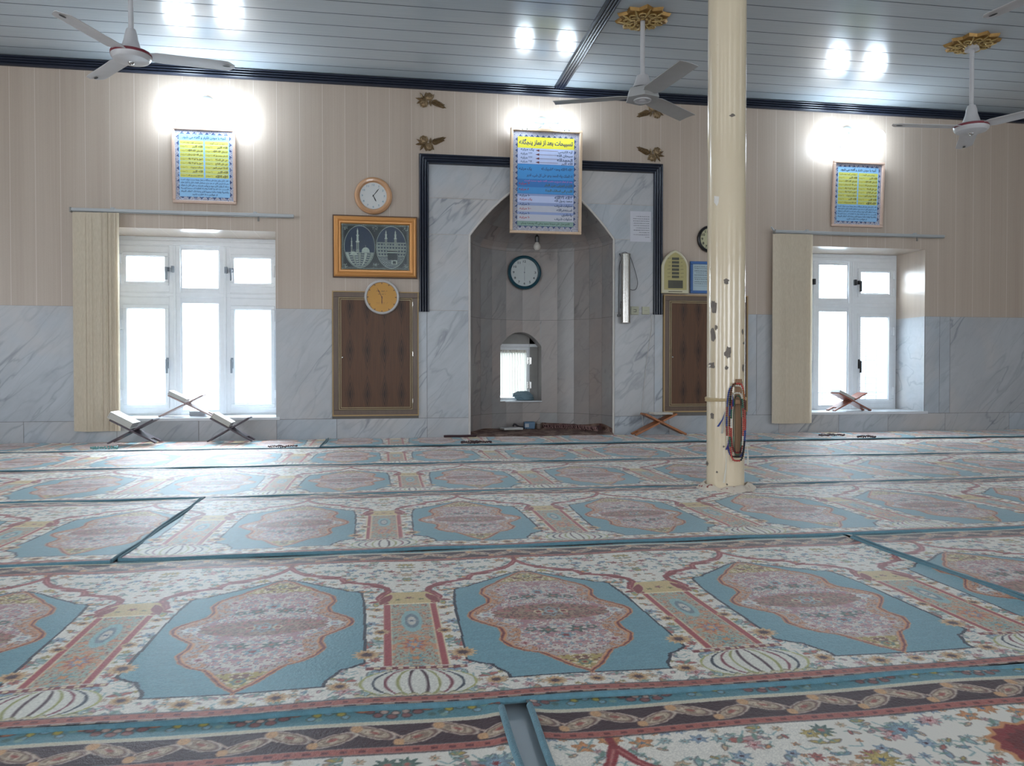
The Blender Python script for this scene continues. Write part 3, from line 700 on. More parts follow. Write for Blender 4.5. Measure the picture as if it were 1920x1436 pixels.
    # near border
    band_fill(-.01,.008,c('3c2128')); put(soft(np.abs(V-.004)-.004)*(np.sin(U*2*np.pi/.0473)>.0),c('a08776')); band_fill(.010,.034,c('a85d52')); put(soft(np.abs(V-.022)-.0035)*(np.sin(U*2*np.pi/.0296)>.35),c('6b2f30')); band_fill(.034,.0365,DARK)
    # yarn grain
    img*= (1+(rng.rand(nv,nu,1)-.5)*.14)
    return np.clip(img,0,1), np.clip(np.where((V<1.112)[...,None],plain,img),0,1)

TILE, TILE_PLAIN = carpet_tile()
t = NT('woven_prayer_carpet'); at_ = t.n('Attribute', attribute_name='yarn'); at_.attribute_type = 'GEOMETRY'
nz = t.n('TexNoise', i_Scale=420.0, i_Detail=2.0); tc = t.n('TexCoord'); t.link(tc.outputs['Object'], nz.inputs['Vector'])
t.set(Base_Color=at_.outputs['Color'], Roughness=.52); t.b.inputs['Specular IOR Level'].default_value = .34; t.b.inputs['Sheen Weight'].default_value = .22; t.b.inputs['Sheen Roughness'].default_value = .3; t.bump(nz.outputs[0], .25, .003)
M_carpet = t.m
M_piping = simple('blue_carpet_edging', '557f8d', .85, var=.2, scale=60, bump=.6, bscale=300, sheen=.2)
def prefilter(kx, ky, im):
    def bl(a, k, ax):
        if k <= 1: return a
        return sum(np.roll(a, s, ax) for s in range(-(k // 2), k - k // 2)) / k
    return bl(bl(im, kx, 1), ky, 0)
def ywave(x, seed): return .006 * np.sin(x * 1.9 + seed) + .003 * np.sin(x * 6.1 + seed * 2.3) + .0016 * np.sin(x * 17 + seed * 5)
def carpet(label, x0, x1, y0, v0, v1, phase, dx, dy, seed, z=.0, lap=.003, pr=.0065, vis=9., st=1.0, left=True, right=True, one=None):
    nx_ = max(2, int((x1 - x0) / dx)); ny_ = max(2, int((v1 - v0) / dy)); X = np.linspace(x0, x1, nx_); V = np.linspace(v0, v1, ny_)
    XX, VV = np.meshgrid(X, V); h, w_, _ = TILE.shape
    T = prefilter(max(1, int(dx / .0022 * .9)), max(1, int(dy / .0022 * .9)), TILE)
    iu = np.floor(((XX - phase + .355) / .71 % 1) * w_).astype(int) % w_; iv = np.clip((VV / st / 1.35 * h).astype(int), 0, h - 1)
    colr = T[iv, iu]
    if one is not None: colr = np.where((np.abs(XX - one) < .355)[..., None], colr, prefilter(1, 1, TILE_PLAIN)[iv, iu])
    colr = np.where(colr <= .04045, colr / 12.92, ((colr + .055) / 1.055) ** 2.4)
    Y = y0 + VV + ywave(XX, seed) * np.exp(-VV / .25)
    Z = z + lap * np.exp(-(VV / .09) ** 2) + .0025 * np.sin(XX * 5.3 + seed) * np.sin(VV * 8 + seed * 2) + .0015 * np.sin(XX * 13 + seed * 3)
    Z = Z - .011 * np.clip((VV - vis + .004) / .012, 0, 1)
    rs = np.random.RandomState(seed); Z = Z + (rs.rand(*Z.shape) - .5) * .0008
    for sd, on in ((x0, left), (x1, right)):
        if on: Z = Z + .004 * np.exp(-((XX - sd) / .03) ** 2)
    co = np.stack([XX, Y, Z], -1).reshape(-1, 3).astype(np.float32); nv = len(co)
    i = np.arange(nx_ - 1); j = np.arange(ny_ - 1); I, J = np.meshgrid(i, j); a = (J * nx_ + I).ravel()
    quads = np.stack([a, a + 1, a + 1 + nx_, a + nx_], 1).astype(np.int32); nf = len(quads)
    me = bpy.data.meshes.new('prayer_carpet'); me.vertices.add(nv); me.vertices.foreach_set('co', co.ravel()); me.loops.add(nf * 4); me.loops.foreach_set('vertex_index', quads.ravel())
    me.polygons.add(nf); me.polygons.foreach_set('loop_start', np.arange(0, nf * 4, 4, dtype=np.int32)); me.update(calc_edges=True)
    me.polygons.foreach_set('use_smooth', np.ones(nf, bool))
    at2 = me.color_attributes.new('yarn', 'FLOAT_COLOR', 'POINT'); at2.data.foreach_set('color', np.concatenate([colr.reshape(-1, 3), np.ones((nv, 1))], 1).astype(np.float32).ravel())
    me.materials.append(M_carpet)
    o = bpy.data.objects.new('prayer_carpet', me); COL.objects.link(o); tag(o, label, 'carpet', 'runner carpets woven with a row of prayer niches')
    pb = MB(); sx = np.arange(x0, x1 + .001, .03)
    if v0 <= 0: pb.tube([(x, y0 - .012 + float(ywave(x, seed)), z + lap - .001 + .0015 * sin(x * 11 + seed)) for x in sx], pr, 8)
    for sd, on in ((x0, left), (x1, right)):
        if on: pb.tube([(sd + .004 * sin(v * 9 + seed), y0 + v, z + .003 + .0015 * sin(v * 17)) for v in np.arange(v0, min(v1, vis - .012), .05)], pr, 8)
    if pb.v: tag(pb.build('piping', M_piping, o, smooth=60), 'plain blue bound edge')
    return o
K = dict()
carpet('nearest prayer carpet left of the bare floor gap, showing its floral far border', -1.9, .213, .17, .70, 1.35, .375, .0023, .0026, 1, left=False, lap=0, vis=1.295, one=9.)
carpet('nearest prayer carpet right of the bare floor gap, with top of a red arch', .262, 2.6, .17, .70, 1.35, .375, .0023, .0026, 2, lap=0, right=False, vis=1.295, one=.375)
carpet('long prayer carpet in the second row showing three large blue fields whole', -1.9, 1.70, 1.465, 0, 1.40, -.287, .0025, .0030, 3, left=False, vis=1.262)
carpet('prayer carpet at right end of the second row, its blue edge lapping the seam', 1.715, 4.2, 1.476, 0, 1.39, 1.89, .004, .005, 4, z=.002, right=False, vis=1.262)
carpet('prayer carpet at left of the third row, left of the slanting seam', -4.2, -.868, 2.725, 0, 1.42, -1.04, .0042, .0065, 5, left=False, vis=1.30, st=1.035)
carpet('long prayer carpet in the third row with the cream pillar standing at its far edge', -.852, 5.4, 2.745, 0, 1.42, .356, .004, .0065, 6, right=False, z=.002, vis=1.29, st=1.035)
carpet('prayer carpet in the fourth row, directly behind the cream pillar', -4.6, 6.2, 4.035, 0, 1.38, -.205, .0055, .010, 7, pr=.005, vis=1.268, st=1.03, left=False, right=False)
carpet('prayer carpet in the fifth row, second runner out from the marble wall', -5.0, 7.4, 5.305, 0, 1.30, -.262, .007, .014, 8, pr=.005, vis=1.19, left=False, right=False)
carpet('short prayer carpet against the wall below the left window, washed by daylight', -5.4, -.51, 6.495, 0, .83, -.90, .008, .014, 9, pr=.005, left=False)
carpet('prayer carpet along the wall in front of the prayer niche', -.49, 8.4, 6.515, 0, .81, .46, .008, .014, 10, pr=.006, lap=.006, z=.003, right=False)

# ------------------------------------------------------------------ cream pillar
PX, PY, PR = 1.767, 3.895, .0965
def cream():
    t = NT('cream_gloss_paint'); tc = t.n('TexCoord'); mp = t.n('Mapping'); t.link(tc.outputs['Object'], mp.inputs[0]); mp.inputs['Scale'].default_value = (1, 1, .6)
    n1 = t.n('TexNoise', i_Scale=4.0, i_Detail=4.0); n2 = t.n('TexNoise', i_Scale=26.0, i_Detail=3.0); n3 = t.n('TexNoise', i_Scale=90.0, i_Detail=2.0)
    for q in (n1, n2, n3): t.link(mp.outputs[0], q.inputs['Vector'])
    c = t.mix(n1.outputs[0], 'c6b497', 'd8c9ae'); sp = t.n('TexNoise', i_Scale=34.0, i_Detail=5.0); t.link(tc.outputs['Object'], sp.inputs['Vector'])
    c = t.mix(t.math('MULTIPLY_ADD', sp.outputs[0], 9.0, -6.6, clamp=True), c, '8a7350')
    t.set(Base_Color=c, Roughness=.22); t.b.inputs['Coat Weight'].default_value = .25
    t.bump(t.math('ADD', n2.outputs[0], t.math('MULTIPLY', n3.outputs[0], .25)), .2, .006); return t.m
M_cream = cream(); M_rust = simple('bare_rusty_steel', '746a61', .6, var=.3, scale=40)
prz = -atan2(PX, PY)
pil = root('pillar', (PX, PY, 0), 'cream painted round steel pillar with chipped gloss paint', 'pillar', rz=prz)
m = MB(); m.lathe([(PR + .003, FL), (PR, .03), (PR, 1.6), (PR + .001, CEIL)], n=64); m.build('shaft', M_cream, pil)
m = MB()
def on_p(px, py, r=PR):          # local point on the visible face of the pillar
    off = (px - 1360) * 4.12 / FOC; fd = 4.28 - sqrt(max(1e-6, r * r - off * off)); return off, -sqrt(max(1e-6, r * r - off * off)), EYE + (695 - py) / FOC * fd * .995
m.tube([((PR + .004) * cos(a), (PR + .004) * sin(a), .476 + .004 * sin(a)) for a in [2 * pi * k / 40 for k in range(40)]], .007, 6, closed=True)
m.tube([((PR + .004) * cos(a), (PR + .004) * sin(a), .468 + .003 * cos(a)) for a in [2 * pi * k / 40 for k in range(40)]], .006, 6, closed=True)
tag(m.build('tied_cord', simple('beige_cord', 'b9a47e', .8), pil), 'beige cord tied round the shaft')
random.seed(11)
chips = [(1338, 578, 6, 14), (1360, 532, 6, 6), (1337, 630, 5, 13), (1364, 662, 7, 11), (1334, 685, 8, 7), (1361, 690, 4, 4), (1336, 777, 4, 7), (1370, 234, 6, 3), (1342, 616, 3, 5), (1327, 865, 3, 5), (1390, 625, 2, 6), (1391, 690, 2, 8), (1345, 880, 2, 2), (1357, 833, 2, 2), (1392, 645, 2, 3), (1363, 902, 2, 2), (1388, 718, 3, 5)]
for px, py, rx, rz_ in chips:
    rx *= .95; rz_ *= .95
    m = MB(); n = 14; c0 = on_p(px, py); pts = []
    for k in range(n):
        a = 2 * pi * k / n; rr = .65 + .55 * random.random(); q = on_p(px + rx * rr * cos(a), py + rz_ * rr * sin(a), PR + .0012); pts.append(q)
    m.add([(c0[0] * 1.012, c0[1] * 1.012, c0[2])] + pts, [(0, 1 + k, 1 + (k + 1) % n) for k in range(n)]); m.build('paint_chip', M_rust, pil, smooth=0)
m = MB(); px, py = 1342, 386; pts = [on_p(px + a, py + b, PR + .0014) for a, b in ((-4, -9), (5, -7), (4, 4), (1, 10), (-4, 3))]; c0 = on_p(px, py, PR + .0016); m.add([c0] + pts, [(0, 1 + k, 1 + (k + 1) % 5) for k in range(5)])
tag(m.build('paper_scrap', simple('paper_scrap', 'd8d3cc', .7), pil, smooth=0), 'torn white paper scrap')
# ruffled carpet round the foot
m = MB(); n = 72; rnd = random.Random(5); R3 = [(PR + .002, .016), (PR + .008, .030), (PR + .024, .024), (PR + .05, .002)]
for j, (r_, z_) in enumerate(R3):
    for k in range(n):
        a = 2 * pi * k / n; wv = sin(a * 5 + 1) * .45 + sin(a * 8 + 1) * .35 + .5 * sin(a * 2 + 2); m.v.append(((r_ + .008 * wv * (j > 0)) * cos(a), (r_ + .008 * wv * (j > 0)) * sin(a), z_ + .010 * wv * (1 if j else .4)))
m.f = [(j * n + k, j * n + (k + 1) % n, (j + 1) * n + (k + 1) % n, (j + 1) * n + k) for j in range(3) for k in range(n)]; m.m = [1 if (k * 7 + j * 5) % 11 == 0 else 0 for j in range(3) for k in range(n)]
t = NT('patterned_wool'); tc = t.n('TexCoord'); q_ = t.n('TexNoise', i_Scale=38.0, i_Detail=3.0); t.link(tc.outputs['Object'], q_.inputs['Vector']); t.set(Base_Color=t.mix(t.math('MULTIPLY_ADD', q_.outputs[0], 14.0, -8.0, clamp=True), 'cbbfb0', '8a4a44'), Roughness=.95); M_collar = t.m; m.m = []
tag(m.build('ruffled_carpet_collar', M_collar, pil, smooth=60), 'carpet pushed up in ruffles round the foot')
pil['kind'] = 'thing'

# wooden peg board tied to the pillar and the prayer beads on it
WOODP = simple('pale_brown_wood', '8a6748', .6, var=.2, scale=14, stretch=(6, 6, .5))
def plocal(px, py, out=0.0):
    x, y_, z_ = on_p(px, py); return x, y_ - out, z_
pb_ = root('peg_board', (PX, PY, 0), 'narrow brown wooden peg board tied upright to the cream pillar', 'peg board', rz=prz)
x_, y_, _ = plocal(1383, 780); z0 = plocal(1381, 852)[2]; z1 = plocal(1381, 710)[2]
m = MB(); m.box(x_ - .016, x_ + .016, y_ - .022, y_ - .008, z0, z1); m.build('board', WOODP, pb_, bevel=.003)
m = MB(); zc = plocal(1381, 751)[2]; m.box(x_ - .018, x_ + .014, y_ - .05, y_ - .022, zc - .012, zc + .012); m.build('peg', WOODP, pb_, bevel=.003)
bead_cols = ['7d2f2f', 'c8c0b4', '2c5a4c', '2f3f7c', '9a5f3a', '1f1f22', 'b04a44', '3f6f88', 'd8d4cc', '5a3326']
BM = [simple('glass_bead_%s' % c, c, .2, var=.05) for c in bead_cols]
def strand(label, xl, xr, top, bot, out, rb, seed, seq, tas):
    rnd = random.Random(seed); r = root('prayer_beads', (PX, PY, 0), label, 'prayer beads', 'prayer beads hanging on the pillar peg board', rz=prz)
    a = plocal(xl, 760)[0]; b = plocal(xr, 760)[0]; zt = plocal(1378, top)[2]; zb = plocal(1378, bot)[2]; c = (a + b) / 2; hw = (b - a) / 2; pts = []
    yb = plocal(1380, 780)[1] - out; Nn = 200
    for k in range(Nn):
        t_ = 2 * pi * k / Nn; sx = sin(t_); cz = cos(t_); xx = c + hw * (abs(sx) ** .45) * (1 if sx > 0 else -1); zz = (zt + zb) / 2 + (zt - zb) / 2 * (cz if abs(cz) < .999 else cz)
        pts.append((xx, yb - .004 * sin(3 * t_), zz))
    L = [0]
    for p, q in zip(pts[:-1], pts[1:]): L.append(L[-1] + math.dist(p, q))
    m = MB(); s_ = 0; i = 0; cnt = 0; cur = 0
    while s_ < L[-1]:
        while i < len(L) - 2 and L[i + 1] < s_: i += 1
        f_ = (s_ - L[i]) / max(1e-6, L[i + 1] - L[i]); p = [pts[i][q] + (pts[i + 1][q] - pts[i][q]) * f_ for q in range(3)]
        if cnt % 5 == 0: cur = rnd.choice(seq)
        m.ball(p, rb, 6, 5, cur); s_ += rb * 1.9; cnt += 1
    m.build('beads', BM, r)
    for (tx, ty, dx_, ln, col) in tas:
        q = plocal(tx, ty); tm = MB()
        for k in range(5): tm.tube([(q[0], yb, q[2]), (q[0] + dx_ * .4 + .001 * k, yb - .002, q[2] - ln * .5), (q[0] + dx_ + .0022 * (k - 2), yb, q[2] - ln)], .0011, 4)
        tm.build('tassel', simple('tassel_' + col, col, .9), r)
strand('outermost loop of mixed coloured prayer beads on the pillar with a blue tassel', 1362, 1395, 722, 850, .030, .0052, 1, [0, 1, 2, 3, 7, 5], [(1359, 770, -.035, .075, '3d4f8e'), (1358, 768, -.012, .115, 'b9b6ae')])
strand('inner loop of red, white and green prayer beads beside the wooden peg', 1370, 1391, 735, 842, .040, .005, 4, [0, 1, 2, 6, 8], [(1372, 738, .002, .06, '37407a'), (1366, 820, -.012, .05, '3a3478')])
strand('longest loop of dark brown and red prayer beads reaching lowest on the pillar', 1367, 1394, 718, 857, .035, .0055, 8, [5, 6, 4, 9, 2, 3], [(1362, 845, -.012, .15, 'd6d2c6')])
strand('thin loop of small dark green beads between the larger prayer beads', 1374, 1388, 740, 846, .046, .0032, 9, [5, 2, 5], [(1398, 825, .004, .10, 'c9c5ba')])

# ------------------------------------------------------------------ ceiling fans and gilt ceiling roses
M_fanw = simple('white_enamel', 'c3c1c2', .3, var=.04); M_fang = simple('grey_white_enamel', 'a9a8a6', .4, var=.04); M_red = simple('dark_red_band', '7a2b36', .35)
def gold(name, c, r=.35): return simple(name, c, r, .55, var=.25, scale=30)
M_gilt = gold('gilt_plaster', 'a9834a', .4); M_antique = gold('antique_gold', '8a7355', .38)
def blades(r, R_, phis, mat, wd0, wd1, pitch, z, mark):
    for ph in phis:
        a = radians(ph); m = MB(); N_ = 14; top = []; x0 = .085
        for i in range(N_ + 1):
            u = i / N_; x = x0 + (R_ - x0) * u; wv = wd0 + (wd1 - wd0) * min(1, u * 3)
            if u < .15: wv *= .55 + 3 * u
            e = (1 - max(0, (u - .9) / .1) ** 2 * .75) if mark else 1.0
            for s in (-1, -.33, .33, 1): top.append((x, s * wv / 2 * e, z + s * wv / 2 * e * sin(pitch) + (1 - s * s) * .006))
        nfc = [(i * 4 + j, i * 4 + j + 1, (i + 1) * 4 + j + 1, (i + 1) * 4 + j) for i in range(N_) for j in range(3)]
        k = len(top); vs_ = top + [(p[0], p[1], p[2] - .004) for p in top]
        fs = nfc + [tuple(q + k for q in f[::-1]) for f in nfc]
        rim = [i * 4 for i in range(N_ + 1)]; fs += [(a_, b_, b_ + k, a_ + k) for a_, b_ in zip(rim[:-1], rim[1:])]; rim2 = [i * 4 + 3 for i in range(N_ + 1)]; fs += [(b_, a_, a_ + k, b_ + k) for a_, b_ in zip(rim2[:-1], rim2[1:])]; fs += [(N_ * 4 + j, N_ * 4 + j + 1, N_ * 4 + j + 1 + k, N_ * 4 + j + k) for j in range(3)]
        m.add(vs_, fs); m.xf(lambda p: (p[0] * cos(a) - p[1] * sin(a), p[0] * sin(a) + p[1] * cos(a), p[2]))
        b = m.build('blade', mat, r, smooth=30)
        if mark:
            q = MB(); n = 14; q.add([((R_ - .055 + .028 * cos(2 * pi * j / n)) * cos(a) - .011 * sin(2 * pi * j / n) * sin(a), (R_ - .055 + .028 * cos(2 * pi * j / n)) * sin(a) + .011 * sin(2 * pi * j / n) * cos(a), z - .0055) for j in range(n)], [tuple(range(n))]); q.build('tip_badge', M_dark, b, smooth=0)
def fan_a(x, y, zh, phis, label):
    r = root('ceiling_fan', (x, y, CEIL), label, 'ceiling fan', 'white ceiling fans hanging on rods'); h = zh - CEIL
    m = MB(); m.lathe([(.017, 0), (.017, h + .16)], n=20); m.build('rod', M_fanw, r)
    m = MB(); m.lathe([(.055, -.07), (.045, -.02), (.03, -.004)], n=28); m.build('ceiling_cup', M_fanw, r)
    m = MB(); m.lathe([(.02, h + .185), (.03, h + .18), (.040, h + .15), (.046, h + .11), (.062, h + .06), (.074, h + .035), (.065, h + .03)], n=32); m.build('canopy', M_fanw, r)
    m = MB(); m.lathe([(.05, h + .034), (.10, h + .032), (.125, h + .024), (.130, h + .018)], n=48); m.lathe([(.130, h + .001), (.128, h - .012), (.115, h - .03), (.08, h - .04), (.02, h - .044), (1e-5, h - .044)], n=48); m.build('motor_housing', M_fanw, r)
    m = MB(); m.lathe([(.128, h + .020), (.1325, h + .018), (.1325, h + .002), (.128, h)], n=48); tag(m.build('rim_band', M_red, r), 'dark red band')
    m = MB(); m.lathe([(.02, h - .043), (.018, h - .052), (.010, h - .060), (1e-5, h - .062)], n=20); m.build('bottom_knob', M_chrome, r)
    blades(r, .67, phis, M_fanw, .145, .135, radians(-7), h + .008, True)
def fan_b(x, y, zh, phis, label):
    r = root('ceiling_fan', (x, y, CEIL), label, 'ceiling fan', 'white ceiling fans hanging on rods'); h = zh - CEIL
    m = MB(); m.lathe([(.0175, 0), (.0175, h + .15)], n=20); m.build('rod', M_fanw, r)
    m = MB(); m.lathe([(.036, h + .155), (.046, h + .15), (.06, h + .10), (.082, h + .055), (.088, h + .05)], n=36); m.build('canopy', M_fanw, r)
    m = MB(); hexp = [(.135 * cos(radians(60 * k + 20)), .135 * sin(radians(60 * k + 20))) for k in range(6)]
    m.prism(hexp, lambda p, z: (p[0] * (.86 if z > h + .03 else 1), p[1] * (.86 if z > h + .03 else 1), z), h - .03, h + .045); m.build('motor_housing', M_fang, r, smooth=20, bevel=.004)
    m = MB(); m.lathe([(.066, h - .029), (.066, h - .04), (.058, h - .04), (.054, h - .036), (.03, h - .036), (.026, h - .042), (1e-5, h - .044)], n=32); m.build('bottom_ring', M_fanw, r)
    m = MB(); m.lathe([(.09, h + .047), (.09, h + .053)], n=36); m.build('gap_ring', M_dark, r)
    blades(r, .68, phis, M_fang, .14, .145, radians(-8), h - .002, False)
FW_ = 9.25
fan_a(-1.70, 5.79, 2.775, [18 - FW_, 138 - FW_, 258 - FW_], 'white ceiling fan with a red rim band above the left window')
fan_b(1.947, 5.79, 2.706, [168 - FW_, 288 - FW_, 48 - FW_], 'ceiling fan with faceted grey hub and plain blades left of the cream pillar')
fan_a(4.743, 5.79, 2.602, [185 - FW_, 65 - FW_, 305 - FW_], 'white ceiling fan with red rim band hanging low over the right window')
fan_a(3.73, 3.62, 2.74, [102.5, 222.5, 342.5], 'ceiling fan nearest the camera, only a grey blade tip in view at the top corner')
def rose(x, y, label):
    r = root('ceiling_rose', (x, y, CEIL), label, 'ceiling rose', 'gilt ceiling roses round the fan rods')
    n = 10; pts = []
    for k in range(n * 2):
        a = pi * k / n + .16; q = .215 if k % 2 == 0 else .168; pts.append((q * cos(a), q * sin(a)))
    m = MB(); m.prism(pts, lambda p, z: (p[0] * (1 if z > -.01 else .93), p[1] * (1 if z > -.01 else .93), z), -.022, 0); m.lathe([(.14, -.022), (.125, -.034), (.05, -.036), (.022, -.03)], n=40); m.build('plate', M_gilt, r, smooth=25)
    m = MB(); rnd = random.Random(4)
    for k in range(10):
        a = 2 * pi * k / 10
        for s in (1, -1):
            c0 = (.115 * cos(a), .115 * sin(a)); sp = [(c0[0] + (.034 - .0035 * j) * cos(a + s * j * .75), c0[1] + (.034 - .0035 * j) * sin(a + s * j * .75), -.036 - .001 * j) for j in range(9)]
            m.tube(sp, [.006 - .0004 * j for j in range(9)], 6)
        m.tube([(.07 * cos(a + .3), .07 * sin(a + .3), -.038), (.10 * cos(a + .2), .10 * sin(a + .2), -.042), (.155 * cos(a + .31), .155 * sin(a + .31), -.03), (.185 * cos(a + .31), .185 * sin(a + .31), -.024)], [.004, .009, .008, .003], 6)
        m.ball((.055 * cos(a), .055 * sin(a), -.038), .013, 8, 6, sz=.6)
    m.build('scroll_relief', simple('bright_gilt', 'bfa36a', .35, .5, var=.2, scale=40), r)
rose(1.947, 5.79, 'gilt scroll ceiling rose around the fan rod left of the cream pillar')
rose(4.743, 5.79, 'gilt scroll ceiling rose around the rod of the fan over the right window')

# ------------------------------------------------------------------ wall lamps
M_lampbase = simple('white_lamp_base', 'bcc4cc', .35, var=.03)
def lampmat(name, s):
    t = NT(name); e = t.n('Emission'); e.inputs[0].default_value = (.70, .85, 1, 1); e.inputs[1].default_value = s; t.link(e.outputs[0], t.o.inputs[0]); return t.m
def wall_lamp(bx, bz, globes, rad, label, s):
    y = D - .005; r = root('wall_lamp', (bx, y, bz), label, 'wall lamp', 'twin globe wall lamps')
    m = MB(); m.lathe([(.072, 0), (.072, -.012), (.06, -.028), (.03, -.038), (1e-5, -.04)], n=36, axis='y'); m.build('wall_plate', M_lampbase, r)
    M_ = lampmat('lit_globe', s)
    for gx, gz in globes:
        dx, dz = gx - bx, gz - bz; m = MB(); m.tube([(0, -.03, 0), (dx * .3, -.10, dz * .3 - .01), (dx * .7, -.18, dz * .7 - .02), (dx, OUT, dz - rad * .8)], .009, 8); m.build('arm', M_lampbase, r)
        m = MB(); m.lathe([(.03, dz - rad * 1.02), (.034, dz - rad * .8)], (dx, OUT, 0), 20); m.build('holder', M_lampbase, r)
        m = MB(); m.ball((dx, OUT, dz), rad, 28, 18, sz=1.04); tag(m.build('globe', M_, r), 'lit white globe')
OUT = -.16
def lp(px, py): return W(px, py, D - .165)
wall_lamp(*lp(380, 185), [lp(334, 203), lp(430, 213)], .108, 'twin globe wall lamp glowing above the poster over the left window', 38)
wall_lamp(*lp(1023, 224), [lp(984, 226), lp(1063, 229)], .078, 'twin globe wall lamp glowing above the large centre poster', 34)
wall_lamp(*lp(1606, 242), [lp(1571, 258), lp(1641, 261)], .095, 'twin globe wall lamp glowing above the poster over the right window', 38)
# ------------------------------------------------------------------ posters
def flat(name, c, rough=.45, var=.03): return simple(name, c, rough, var=var)
M_pale_wood = simple('pale_pine_frame', 'cdb093', .4, var=.12, scale=20, stretch=(8, 8, 1)); M_frame_w = simple('pale_pink_wood_frame', 'c4a795', .4, var=.08, scale=20)
SHEET = [flat('sheet_patterned_margin', '9c9ba6'), flat('sheet_sky_blue', '86b4d8'), flat('sheet_yellow', 'c6c45c'), flat('sheet_navy', '34466f'), flat('sheet_pale_blue', 'b8c4e4'), flat('sheet_mid_blue', '3f8fce'), flat('sheet_green_grey', '7f9a92'), flat('sheet_bright_yellow', 'e6dc3c'), flat('sheet_deep_blue', '2f74b8'), flat('sheet_grey_blue', '8b9cc8'), flat('sheet_light', 'b9bcc8')]
INK = [flat('ink_black', '26262e'), flat('ink_navy', '2c3c63'), flat('ink_red', 'a03038'), flat('ink_pink', 'b06ab0'), flat('ink_olive', '4a5a3c'), flat('ink_brown', '6a3440'), flat('ink_dark_green', '2c5030')]
def rrect(m, x0, x1, z0, z1, rr, y, mi):
    pts = []
    for cx, cz, a0 in ((x1 - rr, z1 - rr, 0), (x0 + rr, z1 - rr, 90), (x0 + rr, z0 + rr, 180), (x1 - rr, z0 + rr, 270)):
        for k in range(4): a = radians(a0 + 30 * k); pts.append((cx + rr * cos(a), y, cz + rr * sin(a)))
    m.add(pts, [tuple(range(len(pts)))], mi)
def rect(m, x0, x1, z0, z1, y, mi): m.add([(x0, y, z0), (x1, y, z0), (x1, y, z1), (x0, y, z1)], [(0, 1, 2, 3)], mi)
def margin_pattern(m, w_, h_, x0, x1, z0, z1, y):
    """scalloped navy ornament round the printed field and small flecks in the margin"""
    nz_ = int(round((z1 - z0) / .052)); nx__ = int(round((x1 - x0) / .052)); b = min(w_ / 2 - x1, .03)
    def tri(cx, cz, dx, dz, L, s_):
        t = (-dz, dx); m.add([(cx - t[0] * L, y, cz - t[1] * L), (cx - t[0] * L * .45 + dx * b * .35, y, cz - t[1] * L * .45 + dz * b * .35), (cx + dx * b * .75, y, cz + dz * b * .75), (cx + t[0] * L * .45 + dx * b * .35, y, cz + t[1] * L * .45 + dz * b * .35), (cx + t[0] * L, y, cz + t[1] * L)], [(0, 1, 2, 3, 4)], 3)
    for k in range(nz_):
        z = z0 + (k + .5) * (z1 - z0) / nz_
        tri(x1, z, 1, 0, .02, 0); tri(x0, z, -1, 0, .02, 0)
    for k in range(nx__):
        x = x0 + (k + .5) * (x1 - x0) / nx__
        tri(x, z1, 0, 1, .02, 0); tri(x, z0, 0, -1, .02, 0)
    rnd = random.Random(2)
    for k in range(420):
        s = rnd.randrange(4); q = rnd.random()
        if s < 2: x = (x1 + (w_ / 2 - x1) * rnd.random()) * (1 if s else -1); z = (q - .5) * h_
        else: x = (q - .5) * w_; z = (z1 + (h_ / 2 - z1) * rnd.random()) if s == 2 else (z0 - (h_ / 2 + z0) * rnd.random())
        e = .0026; rect(m, max(-w_ / 2, x - e), min(w_ / 2, x + e), max(-h_ / 2, z - e), min(h_ / 2, z + e), y - .0001, rnd.choice((3, 4, 10, 10)))
def poster_root(name, x0, x1, z0, z1, tilt, label, cat='poster', y=None):
    r = root(name, ((x0 + x1) / 2, (D - .02) if y is None else y, (z0 + z1) / 2), label, cat); r.rotation_euler = (radians(tilt), 0, 0); return r, (x1 - x0), (z1 - z0)
def frame_ring(m, w_, h_, t_, d, m_=0):
    for a, b, c_, e in ((-w_ / 2, w_ / 2, -h_ / 2, -h_ / 2 + t_), (-w_ / 2, w_ / 2, h_ / 2 - t_, h_ / 2), (-w_ / 2, -w_ / 2 + t_, -h_ / 2 + t_, h_ / 2 - t_), (w_ / 2 - t_, w_ / 2, -h_ / 2 + t_, h_ / 2 - t_)): m.box(a, b, -d, 0, c_, e, m_)
Q_ROWS = ['الله اکبر', 'اشهدان لااله الاالله', 'اشهدان محمدرسول الله', 'حی علی الصلاة', 'حی علی الفلاح', 'الصلاة خیرمن النوم', 'الله اکبر', 'لااله الاالله']
A_ROWS = ['الله اکبر', 'اشهدان لااله الاالله', 'صلی الله علیه و سلم', 'لاحول ولا قوة الا بالله', 'لاحول ولا قوة الا بالله', 'صدقت و بررت', 'الله اکبر', 'لااله الاالله محمدرسول الله']
LONG = ['فقط اذان برای نمازهای پنجگانه و نماز جمعه سنت موکده است', 'پس از شنیدن اذان هر مرد و زن مسلمان کلمات اذان را تکرار نماید', 'و بعد از پایان اذان درود بر پیامبر بفرستد و دعای اذان را بخواند', 'اللهم رب هذه الدعوة التامة والصلاة القائمة آت محمدا الوسیلة', 'والفضیلة وابعثه مقاما محمودا الذی وعدته انک لاتخلف المیعاد', 'از خواندن دعا غفلت نکنید']
